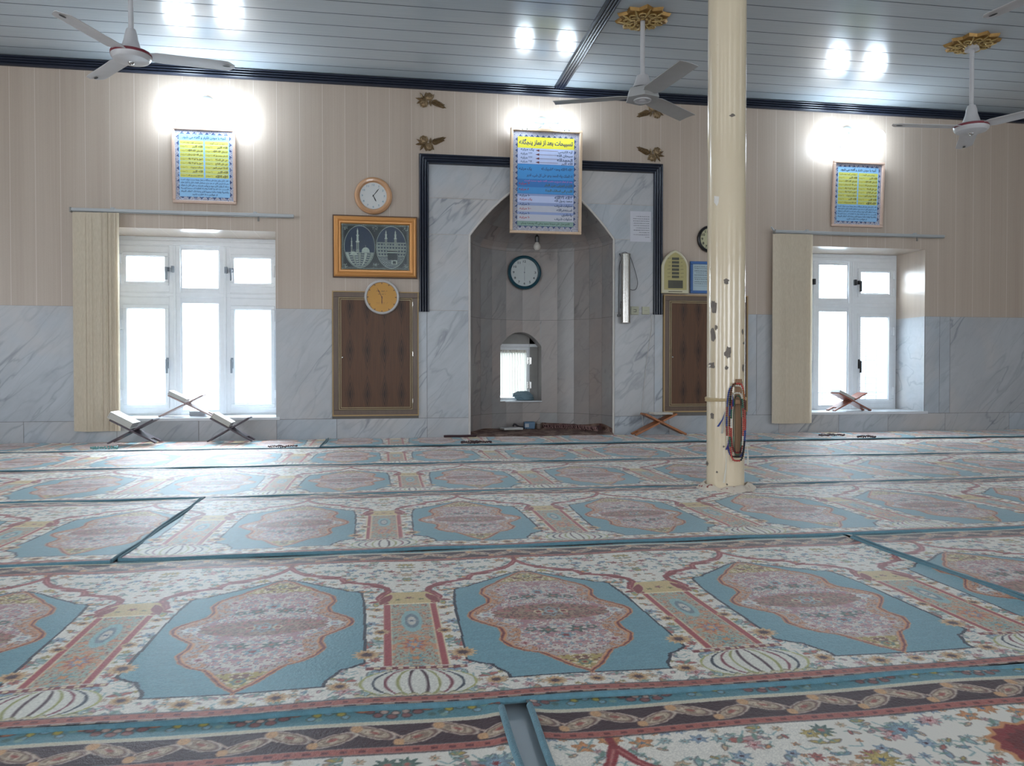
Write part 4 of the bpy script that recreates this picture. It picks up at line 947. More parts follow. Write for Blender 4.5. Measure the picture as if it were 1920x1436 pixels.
def adhan_poster(x0, x1, z0, z1, tilt, label):
    r, w_, h_ = poster_root('framed_poster', x0, x1, z0, z1, tilt, label)
    m = MB(); frame_ring(m, w_, h_, .026, .028); m.build('frame', M_frame_w, r, bevel=.006)
    w2, h2 = w_ - .05, h_ - .05; s = MB(); rect(s, -w2 / 2, w2 / 2, -h2 / 2, h2 / 2, -.006, 0); fx = w2 / 2 - .032; fz = h2 / 2 - .034
    margin_pattern(s, w2, h2, -fx, fx, -fz, fz, -.0063); rect(s, -fx, fx, -fz, fz, -.0066, 1)
    top = fz - .055; bot = -fz + .165; cw = fx - .008; rh = (top - bot) / 9
    T_ = MB(); put_text(T_, 'آنچه با موذن تکرار و گفته می شود.', 0, fz - .028, fx * 1.75, .036, -.0074, m=0, bold=.03)
    for c_, rows, hd in ((1, Q_ROWS, 'موذن می گوید :'), (-1, A_ROWS, 'شنونده می گوید ( جواب اذان )')):
        xa, xb = (.006, cw) if c_ > 0 else (-cw, -.006)
        for k in range(9):
            zt = top - k * rh; rrect(s, xa, xb, zt - rh + .003, zt, .008, -.0069, 2); zc = zt - rh / 2
            if k == 0: put_text(T_, hd, (xa + xb) / 2, zc, (xb - xa) * .85, .02, -.0074, m=0)
            else:
                tx = rows[k - 1]; put_text(T_, tx, xb - .008, zc + .001, (xb - xa) * (.52 if len(tx) < 16 else .62), .024, -.0074, 'R', 0, bold=.035); put_text(T_, '( %s مرتبه )' % ('۴' if k == 1 else '۲'), xa + .008, zc, (xb - xa) * .27, .016, -.0074, 'L', 0)
    for k, tx in enumerate(LONG): put_text(T_, tx, 0, bot - .018 - k * .0252, fx * (1.9 if k < 5 else 1.0), .021, -.0074, m=1, bold=.03)
    s.build('printed_sheet', SHEET, r, smooth=0); T_.build('lettering', INK, r, smooth=0)
adhan_poster(-1.822, -1.284, 2.095, 2.755, 3, 'framed blue and yellow text poster above the left window, with two columns of yellow lines')
adhan_poster(4.448, 5.010, 2.072, 2.727, 3, 'framed blue and yellow text poster above the right window, the farther of the matching pair')
def big_poster():
    x0, x1, z0, z1 = 1.168, 1.850, 1.907, 2.875
    r, w_, h_ = poster_root('framed_poster', x0, x1, z0, z1, 2.5, 'large framed poster with blue and white bands under a yellow title, over the niche', y=D - .06)
    m = MB(); frame_ring(m, w_, h_, .024, .045); m.build('frame', M_pale_wood, r, bevel=.005)
    w2, h2 = w_ - .046, h_ - .046; s = MB(); rect(s, -w2 / 2, w2 / 2, -h2 / 2, h2 / 2, -.006, 0); fx = w2 / 2 - .048; fz = h2 / 2 - .05
    margin_pattern(s, w2, h2, -fx, fx, -fz, fz, -.0063); H2 = 2 * fz
    bands = [(0, .125, 7), (.125, .305, 4), (.305, .475, 5), (.475, .56, 8), (.56, .635, 5), (.635, .66, 9), (.66, .735, 4), (.735, .77, 9), (.77, .84, 10), (.84, .87, 9), (.87, .945, 10), (.945, 1, 6)]
    for a, b, mi in bands: rect(s, -fx, fx, fz - b * H2, fz - a * H2, -.0068, mi)
    for a in (.305, .475, .56, .635): rect(s, -fx, fx, fz - a * H2 - .002, fz - a * H2 + .002, -.0070, 8)
    rect(s, -fx, fx, -fz - .003, -fz, -.007, 3)
    T_ = MB(); Z = lambda q: fz - q * H2; Y_ = -.0076; R_ = fx - .014; L_ = -fx + .014
    put_text(T_, 'تسبیحات بعد از نماز پنجگانه', 0, Z(.064), 2 * fx * .95, .078, Y_, m=1, bold=.03)
    for q, a, b in ((.155, 'آیه الکرسی', 'یک مرتبه'), (.20, 'سبحان الله', '۳۳ مرتبه'), (.245, 'الحمدلله', '۳۳ مرتبه'), (.288, 'الله اکبر', '۳۴ مرتبه')):
        put_text(T_, a, R_, Z(q), .15, .03, Y_, 'R', 1, bold=.03); put_text(T_, b, L_ + .015, Z(q - .012), .125, .03, Y_, 'L', 1, bold=.03)
        zc = Z(q - .006); T_.add([(-.10, Y_, zc), (-.065, Y_, zc + .011), (-.065, Y_, zc - .011)], [(0, 2, 1)], 5); T_.add([(-.07, Y_, zc - .0015), (.115, Y_, zc - .0015), (.115, Y_, zc + .0015), (-.07, Y_, zc + .0015)], [(0, 1, 2, 3)], 5)
    put_text(T_, 'لااله الاالله وحده لاشریک له', R_, Z(.355), .30, .034, Y_, 'R', 1, bold=.03); put_text(T_, 'یک مرتبه', L_, Z(.36), .12, .034, Y_, 'L', 1, bold=.03)
    put_text(T_, 'له الملک وله الحمد وهو علی کل شیء قدیر', R_, Z(.43), .44, .036, Y_, 'R', 1, bold=.02)
    put_text(T_, 'بعد از نماز صبح و مغرب گفته شود سنت است', R_, Z(.492), .46, .026, Y_, 'R', 3, bold=.03)
    put_text(T_, 'اللهم اجرنی من النار', R_, Z(.54), .27, .034, Y_, 'R', 4, bold=.03); put_text(T_, '۷ مرتبه', L_, Z(.525), .105, .03, Y_, 'L', 2, bold=.03)
    put_text(T_, 'اللهم انی اسئلک الجنة', R_, Z(.60), .26, .034, Y_, 'R', 4, bold=.03); put_text(T_, '۸ مرتبه', L_, Z(.59), .10, .03, Y_, 'L', 2, bold=.03)
    for q, a, b, mi in ((.668, 'لااله الاالله', '۱۰ مرتبه', 1), (.71, 'محمد رسول الله', 'یک مرتبه', 2), (.765, 'صلوات شریف', '۱۰ مرتبه', 1), (.815, 'استغفرالله', '۱۰۰ مرتبه', 2), (.868, 'یاهادی', '۱۰ مرتبه', 1), (.915, 'صلوات شریف', '۱۰ مرتبه', 2)):
        put_text(T_, a, R_, Z(q), .17 if len(a) > 7 else .10, .030, Y_, 'R', 1, bold=.03); put_text(T_, b, L_ + .008, Z(q - .008), .125, .027, Y_, 'L', mi, bold=.03)
    put_text(T_, 'اللهم صل علی سیدنا محمد وعلی آله وصحبه وسلم', 0, Z(.972), 2 * fx * .86, .03, Y_, m=6, bold=.02)
    s.build('printed_sheet', SHEET, r, smooth=0); T_.build('lettering', INK, r, smooth=0)
    c = MB(); c.tube([(-.12, .02, h_ / 2 - .01), (0, .05, h_ / 2 + .06), (.12, .02, h_ / 2 - .01)], .002, 5); c.build('hanging_wire', M_dark, r)
big_poster()

# ------------------------------------------------------------------ gilt framed picture of two mosque views
def picture():
    x0, x1, z0, z1 = -.450, .312, 1.466, 2.031
    r, w_, h_ = poster_root('framed_picture', x0, x1, z0, z1, 1.0, 'gilt framed dark picture with silver mosque views in two ovals, between two wall clocks', 'picture')
    M_g = simple('orange_gilt_frame', 'd3985a', .38, .25, var=.02, scale=5); M_gd = simple('worn_brown_edge', '5a3f2e', .6, var=.3, scale=30)
    m = MB(); frame_ring(m, w_, h_, .014, .020, 1)
    n0 = len(m.v)
    prof = [(.010, -.022), (.022, -.040), (.034, -.036), (.046, -.046), (.056, -.030), (.068, -.030), (.078, -.012)]
    cor = [(-1, -1), (1, -1), (1, 1), (-1, 1)]
    for a, b in zip(cor, cor[1:] + cor[:1]):
        A = [(a[0] * (w_ / 2 - q), y, a[1] * (h_ / 2 - q)) for q, y in prof]; B = [(b[0] * (w_ / 2 - q), y, b[1] * (h_ / 2 - q)) for q, y in prof]; n = len(prof)
        m.add(A + B, [(i, n + i, n + i + 1, i + 1) for i in range(n - 1)], 0)
    m.build('frame', [M_g, M_gd], r, smooth=30)
    w2, h2 = w_ - .15, h_ - .15; y = -.012
    C = [flat('picture_black', '16181c', .25), flat('picture_night_blue', '1c2a45', .25), simple('silver_relief', '8f9188', .4, .4, var=.2, scale=60), simple('silver_light', 'b0b2a6', .4, .4, var=.2, scale=90), flat('picture_dark_green', '26312c', .4)]
    s = MB(); rect(s, -w2 / 2, w2 / 2, -h2 / 2, h2 / 2, y, 0)
    rnd = random.Random(8); b = .022
    for k in range(66):
        for zz in (h2 / 2 - b / 2, -h2 / 2 + b / 2):
            x = -w2 / 2 + (k + .5) * w2 / 66; s.add([(x - .0035, y - .0006, zz), (x, y - .0006, zz - .008), (x + .0035, y - .0006, zz), (x, y - .0006, zz + .008)], [(0, 1, 2, 3)], 2)
    for k in range(44):
        for xx_ in (w2 / 2 - b / 2, -w2 / 2 + b / 2):
            z = -h2 / 2 + (k + .5) * h2 / 44; s.add([(xx_ - .008, y - .0006, z), (xx_, y - .0006, z - .0035), (xx_ + .008, y - .0006, z), (xx_, y - .0006, z + .0035)], [(0, 1, 2, 3)], 2)
    e = .0012
    for a0, a1, c0, c1 in ((-w2 / 2 + b, w2 / 2 - b, h2 / 2 - b - e, h2 / 2 - b), (-w2 / 2 + b, w2 / 2 - b, -h2 / 2 + b, -h2 / 2 + b + e), (-w2 / 2 + b, -w2 / 2 + b + e, -h2 / 2 + b, h2 / 2 - b), (w2 / 2 - b - e, w2 / 2 - b, -h2 / 2 + b, h2 / 2 - b)): rect(s, a0, a1, c0, c1, y - .0006, 2)
    ow, oh = .135, .187
    for cx in (-.142, .142):
        n = 48; pts = [(cx + ow * cos(2 * pi * k / n), y - .0008, oh * sin(2 * pi * k / n)) for k in range(n)]; s.add(pts, [tuple(range(n))], 1)
        for k in range(n):
            a, b2 = 2 * pi * k / n, 2 * pi * (k + 1) / n; P_ = lambda q, t: (cx + ow * q * cos(t), y - .0012, oh * q * sin(t)); s.add([P_(1, a), P_(1, b2), P_(1.022, b2), P_(1.022, a)], [(0, 1, 2, 3)], 3)
    def inside(cx, x, z): return ((x - cx) / ow) ** 2 + (z / oh) ** 2 < .97
    def rc(x0, x1, z0, z1, mi, yy=y - .002): rect(s, x0, x1, z0, z1, yy, mi)
    def minaret(x, z0, z1, w0, cx):
        zs = [(0, 1.25), (.12, 1.25), (.12, 1.0), (.42, .95), (.42, 1.35), (.47, 1.35), (.47, .75), (.68, .7), (.68, 1.05), (.72, 1.05), (.72, .5), (.84, .45), (.86, .6), (.93, .25), (1, .03)]
        for (a, wa), (b_, wb) in zip(zs[:-1], zs[1:]):
            if b_ > a: s.add([(x - w0 * wa, y - .002, z0 + a * (z1 - z0)), (x + w0 * wa, y - .002, z0 + a * (z1 - z0)), (x + w0 * wb, y - .002, z0 + b_ * (z1 - z0)), (x - w0 * wb, y - .002, z0 + b_ * (z1 - z0))], [(0, 1, 2, 3)], 3 if a > .4 else 2)
        for k in range(5): rc(x - w0 * .3, x + w0 * .3, z0 + (.16 + .05 * k) * (z1 - z0), z0 + (.185 + .05 * k) * (z1 - z0), 0, y - .0025)
    def dome(x, z, r_, hgt):
        n = 14; s.add([(x + r_ * cos(pi * k / n), y - .0022, z + hgt * sin(pi * k / n) ** .8) for k in range(n + 1)], [tuple(range(n + 1))], 3); rc(x - .001, x + .001, z + hgt, z + hgt + .02, 3)
        for k in (-2, -1, 0, 1, 2): rc(x + k * r_ * .33 - .0008, x + k * r_ * .33 + .0008, z + .003, z + hgt * .75 * (1 - abs(k) * .15), 2, y - .0027)
    cx = -.142
    minaret(-.16, -.055, .17, .012, cx); minaret(-.213, -.06, .09, .0065, cx); dome(-.088, -.05, .036, .045); dome(-.195, -.08, .03, .035)
    for k in range(40):
        z = -.052 - k * .0033; hw = ow * sqrt(max(0, .95 - (z / oh) ** 2))
        segs = 9
        for q in range(segs):
            a0 = cx - hw + 2 * hw * q / segs; mi = 2 if (q * 7 + k // 5 * 3) % 3 else 3
            if (k % 6 == 0): mi = 3
            if (k % 6 in (3, 4)) and (q % 2): continue
            rc(a0 + .001, a0 + 2 * hw / segs - .001, z - .003, z, mi)
    cx = .142
    minaret(.095, .02, .155, .010, cx); minaret(.18, .02, .155, .010, cx)
    for k in range(52):
        z = .045 - k * .0043; hw = ow * sqrt(max(0, .95 - (z / oh) ** 2)); segs = 20
        for q in range(segs):
            a0 = cx - hw + 2 * hw * q / segs; a1 = a0 + 2 * hw / segs
            if k % 7 in (3, 4, 5) and q % 2 and k < 30: continue
            if k >= 30 and (q + k) % 3 == 0: continue
            rc(a0 + .0006, a1 - .0006, z - .0036, z, 3 if k % 7 == 0 else 2)
    rc(.11, .20, -.115, -.028, 0, y - .003); rc(.108, .202, -.030, -.027, 3, y - .0032); rc(.11, .20, -.052, -.043, 3, y - .0035); rc(.145, .195, -.155, -.118, 3, y - .0032); rc(.155, .185, -.15, -.125, 0, y - .0035)
    # small ornaments between the ovals
    for cx_, cz in ((0, .165), (0, -.165), (-.27, .165), (.27, .165), (-.27, -.17), (.27, -.17)):
        for k in range(26):
            a = rnd.random() * 6.28; q = rnd.random(); x = cx_ + .034 * q * cos(a) * (1 if abs(cx_) < .1 else .7); z = cz + .022 * q * sin(a); s.add([(x - .004, y - .0016, z), (x, y - .0016, z - .0025), (x + .004, y - .0016, z + .001), (x, y - .0016, z + .003)], [(0, 1, 2, 3)], 3 if k % 2 else 2)
    s.build('printed_panel', C, r, smooth=0)
    gl = MB(); gl.box(-w2 / 2, w2 / 2, y - .008, y - .006, -h2 / 2, h2 / 2); gl.build('glass_pane', M_glass, r, smooth=0)
picture()

# ------------------------------------------------------------------ clocks
def hand(m, ang, L, w0, y, mi=0, tail=.15):
    a = radians(ang); d = (sin(a), cos(a)); t_ = (cos(a), -sin(a)); P_ = lambda u, v: (d[0] * u + t_[0] * v, y, d[1] * u + t_[1] * v)
    m.add([P_(-L * tail, -w0 * .5), P_(-L * tail, w0 * .5), P_(L * .7, w0), P_(L, 0), P_(L * .7, -w0)], [(4, 3, 2, 1, 0)], mi)
def clock(x, y, z, R_, prof, rim, face, label, hour, minute, nums, ink, rf, numsize=.03, numr=.78, extra=None, tilt=0, handm=None, fat=1.0, glassy=False):
    r = root('wall_clock', (x, y, z), label, 'wall clock', 'round wall clocks'); r.rotation_euler = (radians(tilt), 0, 0)
    m = MB(); m.lathe([(a, -b) for a, b in prof], n=56, axis='y', close=False); m.lathe([(prof[0][0], -.001), (1e-5, -.001)], n=56, axis='y', close=False); m.build('rim', rim, r)
    m = MB(); m.lathe([(rf, 0), (1e-5, 0)], (0, -.016, 0), 56, 'y', close=False); m.build('dial', face, r, smooth=0)
    T_ = MB()
    if nums == 'ticks':
        for k in range(12):
            a = radians(30 * k); d = (sin(a), cos(a)); t_ = (cos(a), -sin(a)); q0, q1 = rf * .97, rf * .86
            T_.add([(d[0] * q0 - t_[0] * .007, -.0168, d[1] * q0 - t_[1] * .007), (d[0] * q0 + t_[0] * .007, -.0168, d[1] * q0 + t_[1] * .007), (d[0] * q1, -.0168, d[1] * q1)], [(0, 2, 1)])
    else:
        for k in nums:
            a = radians(30 * k); put_text(T_, str(k), sin(a) * rf * numr, cos(a) * rf * numr, numsize * (1.25 if k > 9 else .8), numsize, -.0168, rtl=False, bold=.02)
        for k in range(60):
            a = radians(6 * k); d = (sin(a), cos(a)); t_ = (cos(a), -sin(a)); q0, q1 = rf * .97, rf * (.94 if k % 5 else .92); e = .0006
            T_.add([(d[0] * q0 - t_[0] * e, -.0167, d[1] * q0 - t_[1] * e), (d[0] * q0 + t_[0] * e, -.0167, d[1] * q0 + t_[1] * e), (d[0] * q1 + t_[0] * e, -.0167, d[1] * q1 + t_[1] * e), (d[0] * q1 - t_[0] * e, -.0167, d[1] * q1 - t_[1] * e)], [(3, 2, 1, 0)])
    if extra: extra(T_)
    T_.build('dial_markings', ink, r, smooth=0)
    hm = handm or M_black
    m = MB(); hand(m, hour, rf * .5, .004 * fat, -.018); m.build('hour_hand', hm, r, smooth=0)
    m = MB(); hand(m, minute, rf * .72, .003 * fat, -.0195); m.lathe([(.006, 0), (.006, -.004), (1e-5, -.004)], (0, -.017, 0), 12, 'y'); m.build('minute_hand', hm, r, smooth=0)
    gl = MB(); gl.lathe([(rf, 0), (1e-5, -.002)], (0, -.024, 0), 48, 'y', close=False)
    if glassy: gl.build('glass_pane', M_glass, r)
M_dialw = flat('dial_white', 'c9cac8', .4); M_ink = flat('dial_ink', '3c3f46', .5); M_inkt = flat('dial_teal_ink', '6f8fa0', .5)
cx, cz = W(700, 368)
def ex1(T_):
    put_text(T_, '12', 0, .095, .03, .022, -.0168, rtl=False)
clock(cx, D - .006, cz, .168, [(.168, 0), (.171, .014), (.166, .028), (.150, .038), (.134, .036), (.124, .022), (.120, .014)], simple('salmon_beige_rim', 'bd8f68', .25, var=.12, scale=8, coat=.4), M_dialw, 'beige rimmed round clock with white dial above the gilt framed picture', 154, 38, (1, 2, 3, 4, 5, 6, 7, 8, 9, 10, 11, 12), M_inkt, .124, .018, .80, fat=1.3)
cx, cz = W(716, 558)
def ex2(T_):
    put_text(T_, 'الله اکبر', .01, .055, .08, .016, -.0168); put_text(T_, 'الله اکبر', .0, .028, .06, .008, -.0168, bold=.0); put_text(T_, 'الله اکبر', 0, -.052, .10, .006, -.0168, bold=.0)
def ex2b(T_):
    for z_, w_, e in ((.056, .05, .003), (.050, .035, .002), (.028, .035, .0035), (-.050, .055, .001), (-.060, .05, .001)):
        n = 9
        for k in range(n):
            if (k * 5) % 4 == 3: continue
            xa = -w_ + 2 * w_ * k / n; T_.add([(xa, -.0168, z_ - e), (xa + 1.7 * w_ / n, -.0168, z_ - e * .7), (xa + 1.5 * w_ / n, -.0168, z_ + e), (xa + .003, -.0168, z_ + e * .6)], [(0, 1, 2, 3)])
clock(cx, D - .030, cz, .155, [(.155, 0), (.158, .010), (.157, .026), (.150, .032), (.138, .030), (.134, .014)], simple('white_plastic_rim', 'b4b0ae', .35, var=.03), simple('mustard_dial', 'c08a2c', .4, var=.08, scale=5), 'round clock with mustard yellow dial and white rim hung on the left cupboard top', 180, 333, 'ticks', flat('dial_brown_ink', '5a3c20'), .136, extra=ex2b, handm=flat('brown_hand', '5a3420'))
cx, cz = W(983, 511, D + .70)
nb_y = D + ND * .985
clock(cx, D + .705, cz, .165, [(.150, -.045), (.168, .0), (.176, .014), (.172, .03), (.156, .040), (.145, .034), (.141, .012)], simple('teal_rim', '1f4a58', .3, var=.15, scale=8), M_dialw, 'round clock with dark teal rim inside the prayer niche', 3, 180, (3, 4, 5, 6, 7, 8, 9, 10, 11, 12), M_ink, .142, .024, .80, handm=flat('grey_hand', '6c7078'), fat=.5, glassy=True)
cx, cz = W(1330, 449)
clock(cx, D - .006, cz, .130, [(.130, 0), (.134, .012), (.130, .028), (.118, .036), (.108, .032), (.105, .014)], M_black, flat('cream_dial', 'b9b592', .4), 'black rimmed round clock with cream dial half hidden behind the pillar', 100, 20, (1, 2, 3, 4, 5, 6, 7, 8, 9, 10, 11, 12), M_black, .106, .026, .78)

# ------------------------------------------------------------------ digital prayer clock, notices, sockets, emergency lamp, cords
x0, z1 = W(1236, 470); x1, z0 = W(1286, 552); cx = (x0 + x1) / 2; hw = (x1 - x0) / 2; hh = z1 - z0
r = root('digital_prayer_clock', (cx, D - .044, z0), 'arch topped ivory digital prayer clock with a column of small grey displays', 'digital clock')
def arch_out(hw_, h_, b=0.0):
    sp = h_ * .60; return [(-hw_, b), (hw_, b), (hw_, sp)] + [(hw_ * (1 - (k / 10) ** 1.8) ** .75 if k < 10 else 0, sp + (h_ - sp) * k / 10) for k in range(1, 11)] + [(-hw_ * (1 - (k / 10) ** 1.8) ** .75, sp + (h_ - sp) * k / 10) for k in range(9, 0, -1)] + [(-hw_, sp)]
m = MB(); m.prism(arch_out(hw, hh), lambda p, h: (p[0], -h, p[1]), 0, .032); m.build('case', simple('ivory_plastic', 'c2bb9f', .3, var=.04), r, smooth=25, bevel=.008)
m = MB(); m.prism([(p[0], p[1] + .035) for p in arch_out(hw * .83, hh * .86)], lambda p, h: (p[0], -h, p[1]), .032, .0335); m.build('face_plate', simple('khaki_face', 'a79c66', .4, var=.05), r, smooth=0)
lc = flat('lcd_grey', '4c4c40', .2); T_ = MB(); names = ['صبح', 'طلوع', 'ظهر', 'عصر', 'مغرب', 'عشاء']
for k in range(6):
    zc = hh * .80 - k * hh * .083; d = MB(); d.box(-.036, .036, -.036, -.0335, zc - .014, zc + .010); d.build('small_display', lc, r, smooth=0)
    put_text(T_, names[k], .048, zc, .035, .012, -.034, 'L', bold=.02); put_text(T_, names[k], -.048, zc, .035, .012, -.034, 'R', bold=.02)
put_text(T_, '5:55', .018, hh * .21, .07, .030, -.0375, rtl=False, bold=.01); m2 = T_
d = MB(); d.box(-.074, .074, -.036, -.0335, hh * .12, hh * .30); d.build('main_display', lc, r, smooth=0); T_.build('lettering', flat('clock_ink', '2f2d22'), r, smooth=0)
m = MB(); m.box(-.07, .07, -.034, -.032, .014, .022); m.build('base_strip', flat('strip_grey', '5c5640'), r, smooth=0)

def lines(m, xr, xl, z, n, dz, y, mi=0, seed=1, e=.0022):
    rnd = random.Random(seed)
    for k in range(n):
        L = xr - (xr - xl) * (1 if rnd.random() > .35 else .6 + .4 * rnd.random()); x = xr
        if k == n - 1: L = xr - (xr - xl) * .25
        while x > L:
            ww = .008 + .014 * rnd.random(); x2 = max(L, x - ww); m.add([(x2, y, z - k * dz - e * rnd.random()), (x, y, z - k * dz - e), (x, y, z - k * dz + e * rnd.random()), ((x + x2) / 2, y, z - k * dz + e * 1.6), (x2, y, z - k * dz + e * .5)], [(0, 1, 2, 3, 4)], mi); x = x2 - .003
x0, z1 = W(1181, 396); x1, z0 = W(1220, 454)
r = root('paper_notice', (x0, D - .008, z0), 'white printed paper notice taped to the marble right of the niche arch', 'notice')
m = MB(); m.box(0, x1 - x0, -.0012, 0, 0, z1 - z0); m.build('paper', flat('notice_paper', 'c4c4cb', .6), r, smooth=0); m = MB(); lines(m, x1 - x0 - .018, .03, z1 - z0 - .05, 10, .022, -.0016, seed=3); m.build('printed_lines', M_ink, r, smooth=0)
x0, z1 = W(1293, 490); x1, z0 = W(1348, 551)
r = root('framed_notice', (x0, D - .002, z0), 'white notice in a bright blue frame beside the digital prayer clock', 'notice'); w_, h_ = x1 - x0, z1 - z0
m = MB()
for a in ((0, w_, 0, .028), (0, w_, h_ - .028, h_), (0, .028, .028, h_ - .028), (w_ - .028, w_, .028, h_ - .028)): m.box(a[0], a[1], -.02, 0, a[2], a[3])
m.build('frame', simple('bright_blue_frame', '2f5f9c', .35, var=.05), r, bevel=.004)
m = MB(); m.box(.026, w_ - .026, -.008, 0, .026, h_ - .026); m.build('sheet', flat('notice_sheet', 'a9bcc4', .5), r, smooth=0)
m = MB(); lines(m, w_ - .04, .045, h_ - .05, 10, .021, -.009, seed=5)
for k in range(6): rect(m, .04, w_ - .04, h_ - .06 - k * .036, h_ - .0585 - k * .036, -.0085, 0)
m.build('printed_lines', M_ink, r, smooth=0)
for px0, px1, lab in ((1182, 1197, 'ivory wall socket plate next to the silver tube lamp'), (1203, 1217, 'ivory wall switch plate between the socket plate and the navy frame')):
    x0, z1 = W(px0, 575); x1, z0 = W(px1, 590); r = root('wall_socket' if px0 < 1200 else 'wall_switch', ((x0 + x1) / 2, D - .006, (z0 + z1) / 2), lab, 'socket' if px0 < 1200 else 'switch'); h_ = (x1 - x0) / 2
    m = MB(); m.box(-h_, h_, -.012, 0, -h_, h_); m.build('plate', simple('ivory_plate', 'a9a891', .35, var=.03), r, bevel=.003)
    m = MB()
    if px0 < 1200: m.box(-.014, .014, -.0135, -.012, .008, .012); m.box(-.014, .014, -.0135, -.012, -.014, -.010); m.box(.010, .014, -.0135, -.012, -.014, .012)
    else: m.box(-.018, .018, -.0135, -.012, -.002, .002)
    m.build('opening' if px0 < 1200 else 'rocker', M_dark if px0 < 1200 else simple('ivory_rocker', '8f8e7c', .35), r, smooth=0)
# emergency tube lamp
xa, zt = W(1172.5, 476, D - .05); xb, zb = W(1172.5, 606, D - .05)
r = root('emergency_lamp', (xa, D - .006, zb), 'silver tube emergency lamp mounted upright beside the niche with a black wire', 'lamp'); L = zt - zb
m = MB(); m.lathe([(.047, .006), (.047, L - .006)], (0, -.05, 0), 36); m.build('tube', simple('brushed_silver', 'b9b7b2', .22, .85, var=.06, scale=30, stretch=(1, 1, .1)), r)
m = MB(); m.lathe([(.045, L - .006), (.049, L - .004), (.049, L), (.02, L + .004)], (0, -.05, 0), 30); m.lathe([(.03, -.002), (.049, .0), (.049, .006)], (0, -.05, 0), 30); m.build('end_cap', simple('silver_cap', '9a9690', .35, .6), r)
m = MB(); m.box(-.05, -.046, -.05, -.04, .14, .19); m.lathe([(.008, 0), (.008, -.01)], (-.047, -.06, .20), 10, 'y'); m.build('test_button', M_black, r)
def wl(px, py, y=-.02): x, z = W(px, py, D - .02); return (x - xa, y, z - zb)
def smoothpts(P_, n=8):
    out = []
    for i in range(len(P_) - 1):
        p0, p1, p2, p3 = P_[max(0, i - 1)], P_[i], P_[i + 1], P_[min(len(P_) - 1, i + 2)]
        for k in range(n):
            t = k / n; out.append(tuple(.5 * ((2 * p1[q]) + (-p0[q] + p2[q]) * t + (2 * p0[q] - 5 * p1[q] + 4 * p2[q] - p3[q]) * t * t + (-p0[q] + 3 * p1[q] - 3 * p2[q] + p3[q]) * t ** 3) for q in range(3)))
    return out + [tuple(P_[-1])]
m = MB(); m.tube(smoothpts([wl(1181, 480), wl(1188, 500), wl(1194, 522), wl(1195, 533), wl(1192, 542), wl(1186, 544), wl(1181, 542)]), .0028, 6); m.tube(smoothpts([wl(1181, 478), wl(1172, 473), wl(1164, 476), wl(1161, 476), wl(1163, 480), wl(1164, 486), wl(1161, 500), wl(1160, 540), wl(1160, 590)]), .0028, 6); q = wl(1160, 591); m.box(q[0] - .012, q[0] + .012, q[1] - .01, q[1] + .01, q[2] - .014, q[2] + .008); m.build('wire', M_black, r)
# white cord
m = MB(); P_ = [(*W(px, py, D - .012), ) for px, py in ((1221, 591), (1222, 615), (1218, 640), (1212, 680), (1208, 720), (1205, 752), (1204, 775), (1206, 800))]; m.tube(smoothpts([(p[0], D - .012, p[1]) for p in P_]), .0035, 6)
tag(m.build('power_cord', simple('white_cord', 'c4c2c0', .5)), 'thin white cord running down the marble from the switch to the wooden book stand', 'cord')
# bulb hanging in the niche mouth
x, z = W(1007, 470, D + .12)
r = root('hanging_bulb', (x, D + .12, z), 'unlit white bulb in a black holder hanging just below the large centre poster', 'light bulb')
m = MB(); m.lathe([(1e-5, -.0), (.018, .004), (.031, .02), (.035, .038), (.031, .056), (.019, .072), (.015, .085)], n=24); m.build('bulb', simple('white_bulb', 'b7b2aa', .25, var=.02), r)
m = MB(); m.lathe([(.018, .082), (.020, .088), (.020, .135), (.012, .145)], n=20); m.build('holder', M_black, r)
m = MB(); m.tube([(0, 0, .14), (0, .0, arch(x) - z - .04)], .003, 6); m.build('flex', M_black, r)

# ------------------------------------------------------------------ gold corner ornaments
def petal_rose(m, cx, cz, R_, s0):
    for ring, (q, n, t_) in enumerate(((1.0, 7, .0062), (.68, 6, .0058), (.38, 4, .0055))):
        for k in range(n):
            a = 2 * pi * k / n + ring * .5 + s0; pts = []
            for j in range(7):
                b = a + (j - 3) * (2.6 / n) * .38; rr = R_ * q * (1 - .10 * ((j - 3) / 3) ** 2); pts.append((cx + rr * cos(b), -.008 - .010 * (1 - q), cz + rr * sin(b)))
            m.tube(pts, [t_ * (.5 + .5 * sin(pi * (j + .5) / 7)) * (R_ / .035) for j in range(7)], 6)
    m.ball((cx, -.010, cz), R_ * .9, 12, 6, sy=.28); m.ball((cx, -.022, cz), R_ * .2, 8, 6)
def leafm(m, x, z, L, a, wd):
    n = 8; top = []
    for j in range(n + 1):
        u = j / n; hw = wd * sin(pi * min(1, u ** .8)) * (.8 + .2 * (j % 2)); px, pz = x + L * u * cos(a), z + L * u * sin(a)
        top.append((px - hw * sin(a), -.004, pz + hw * cos(a))); top.append((px, -.016 * sin(pi * u) - .006, pz)); top.append((px + hw * sin(a), -.004, pz - hw * cos(a)))
    m.add(top, [(3 * j + k, 3 * j + k + 1, 3 * j + k + 4, 3 * j + k + 3) for j in range(n) for k in range(2)])
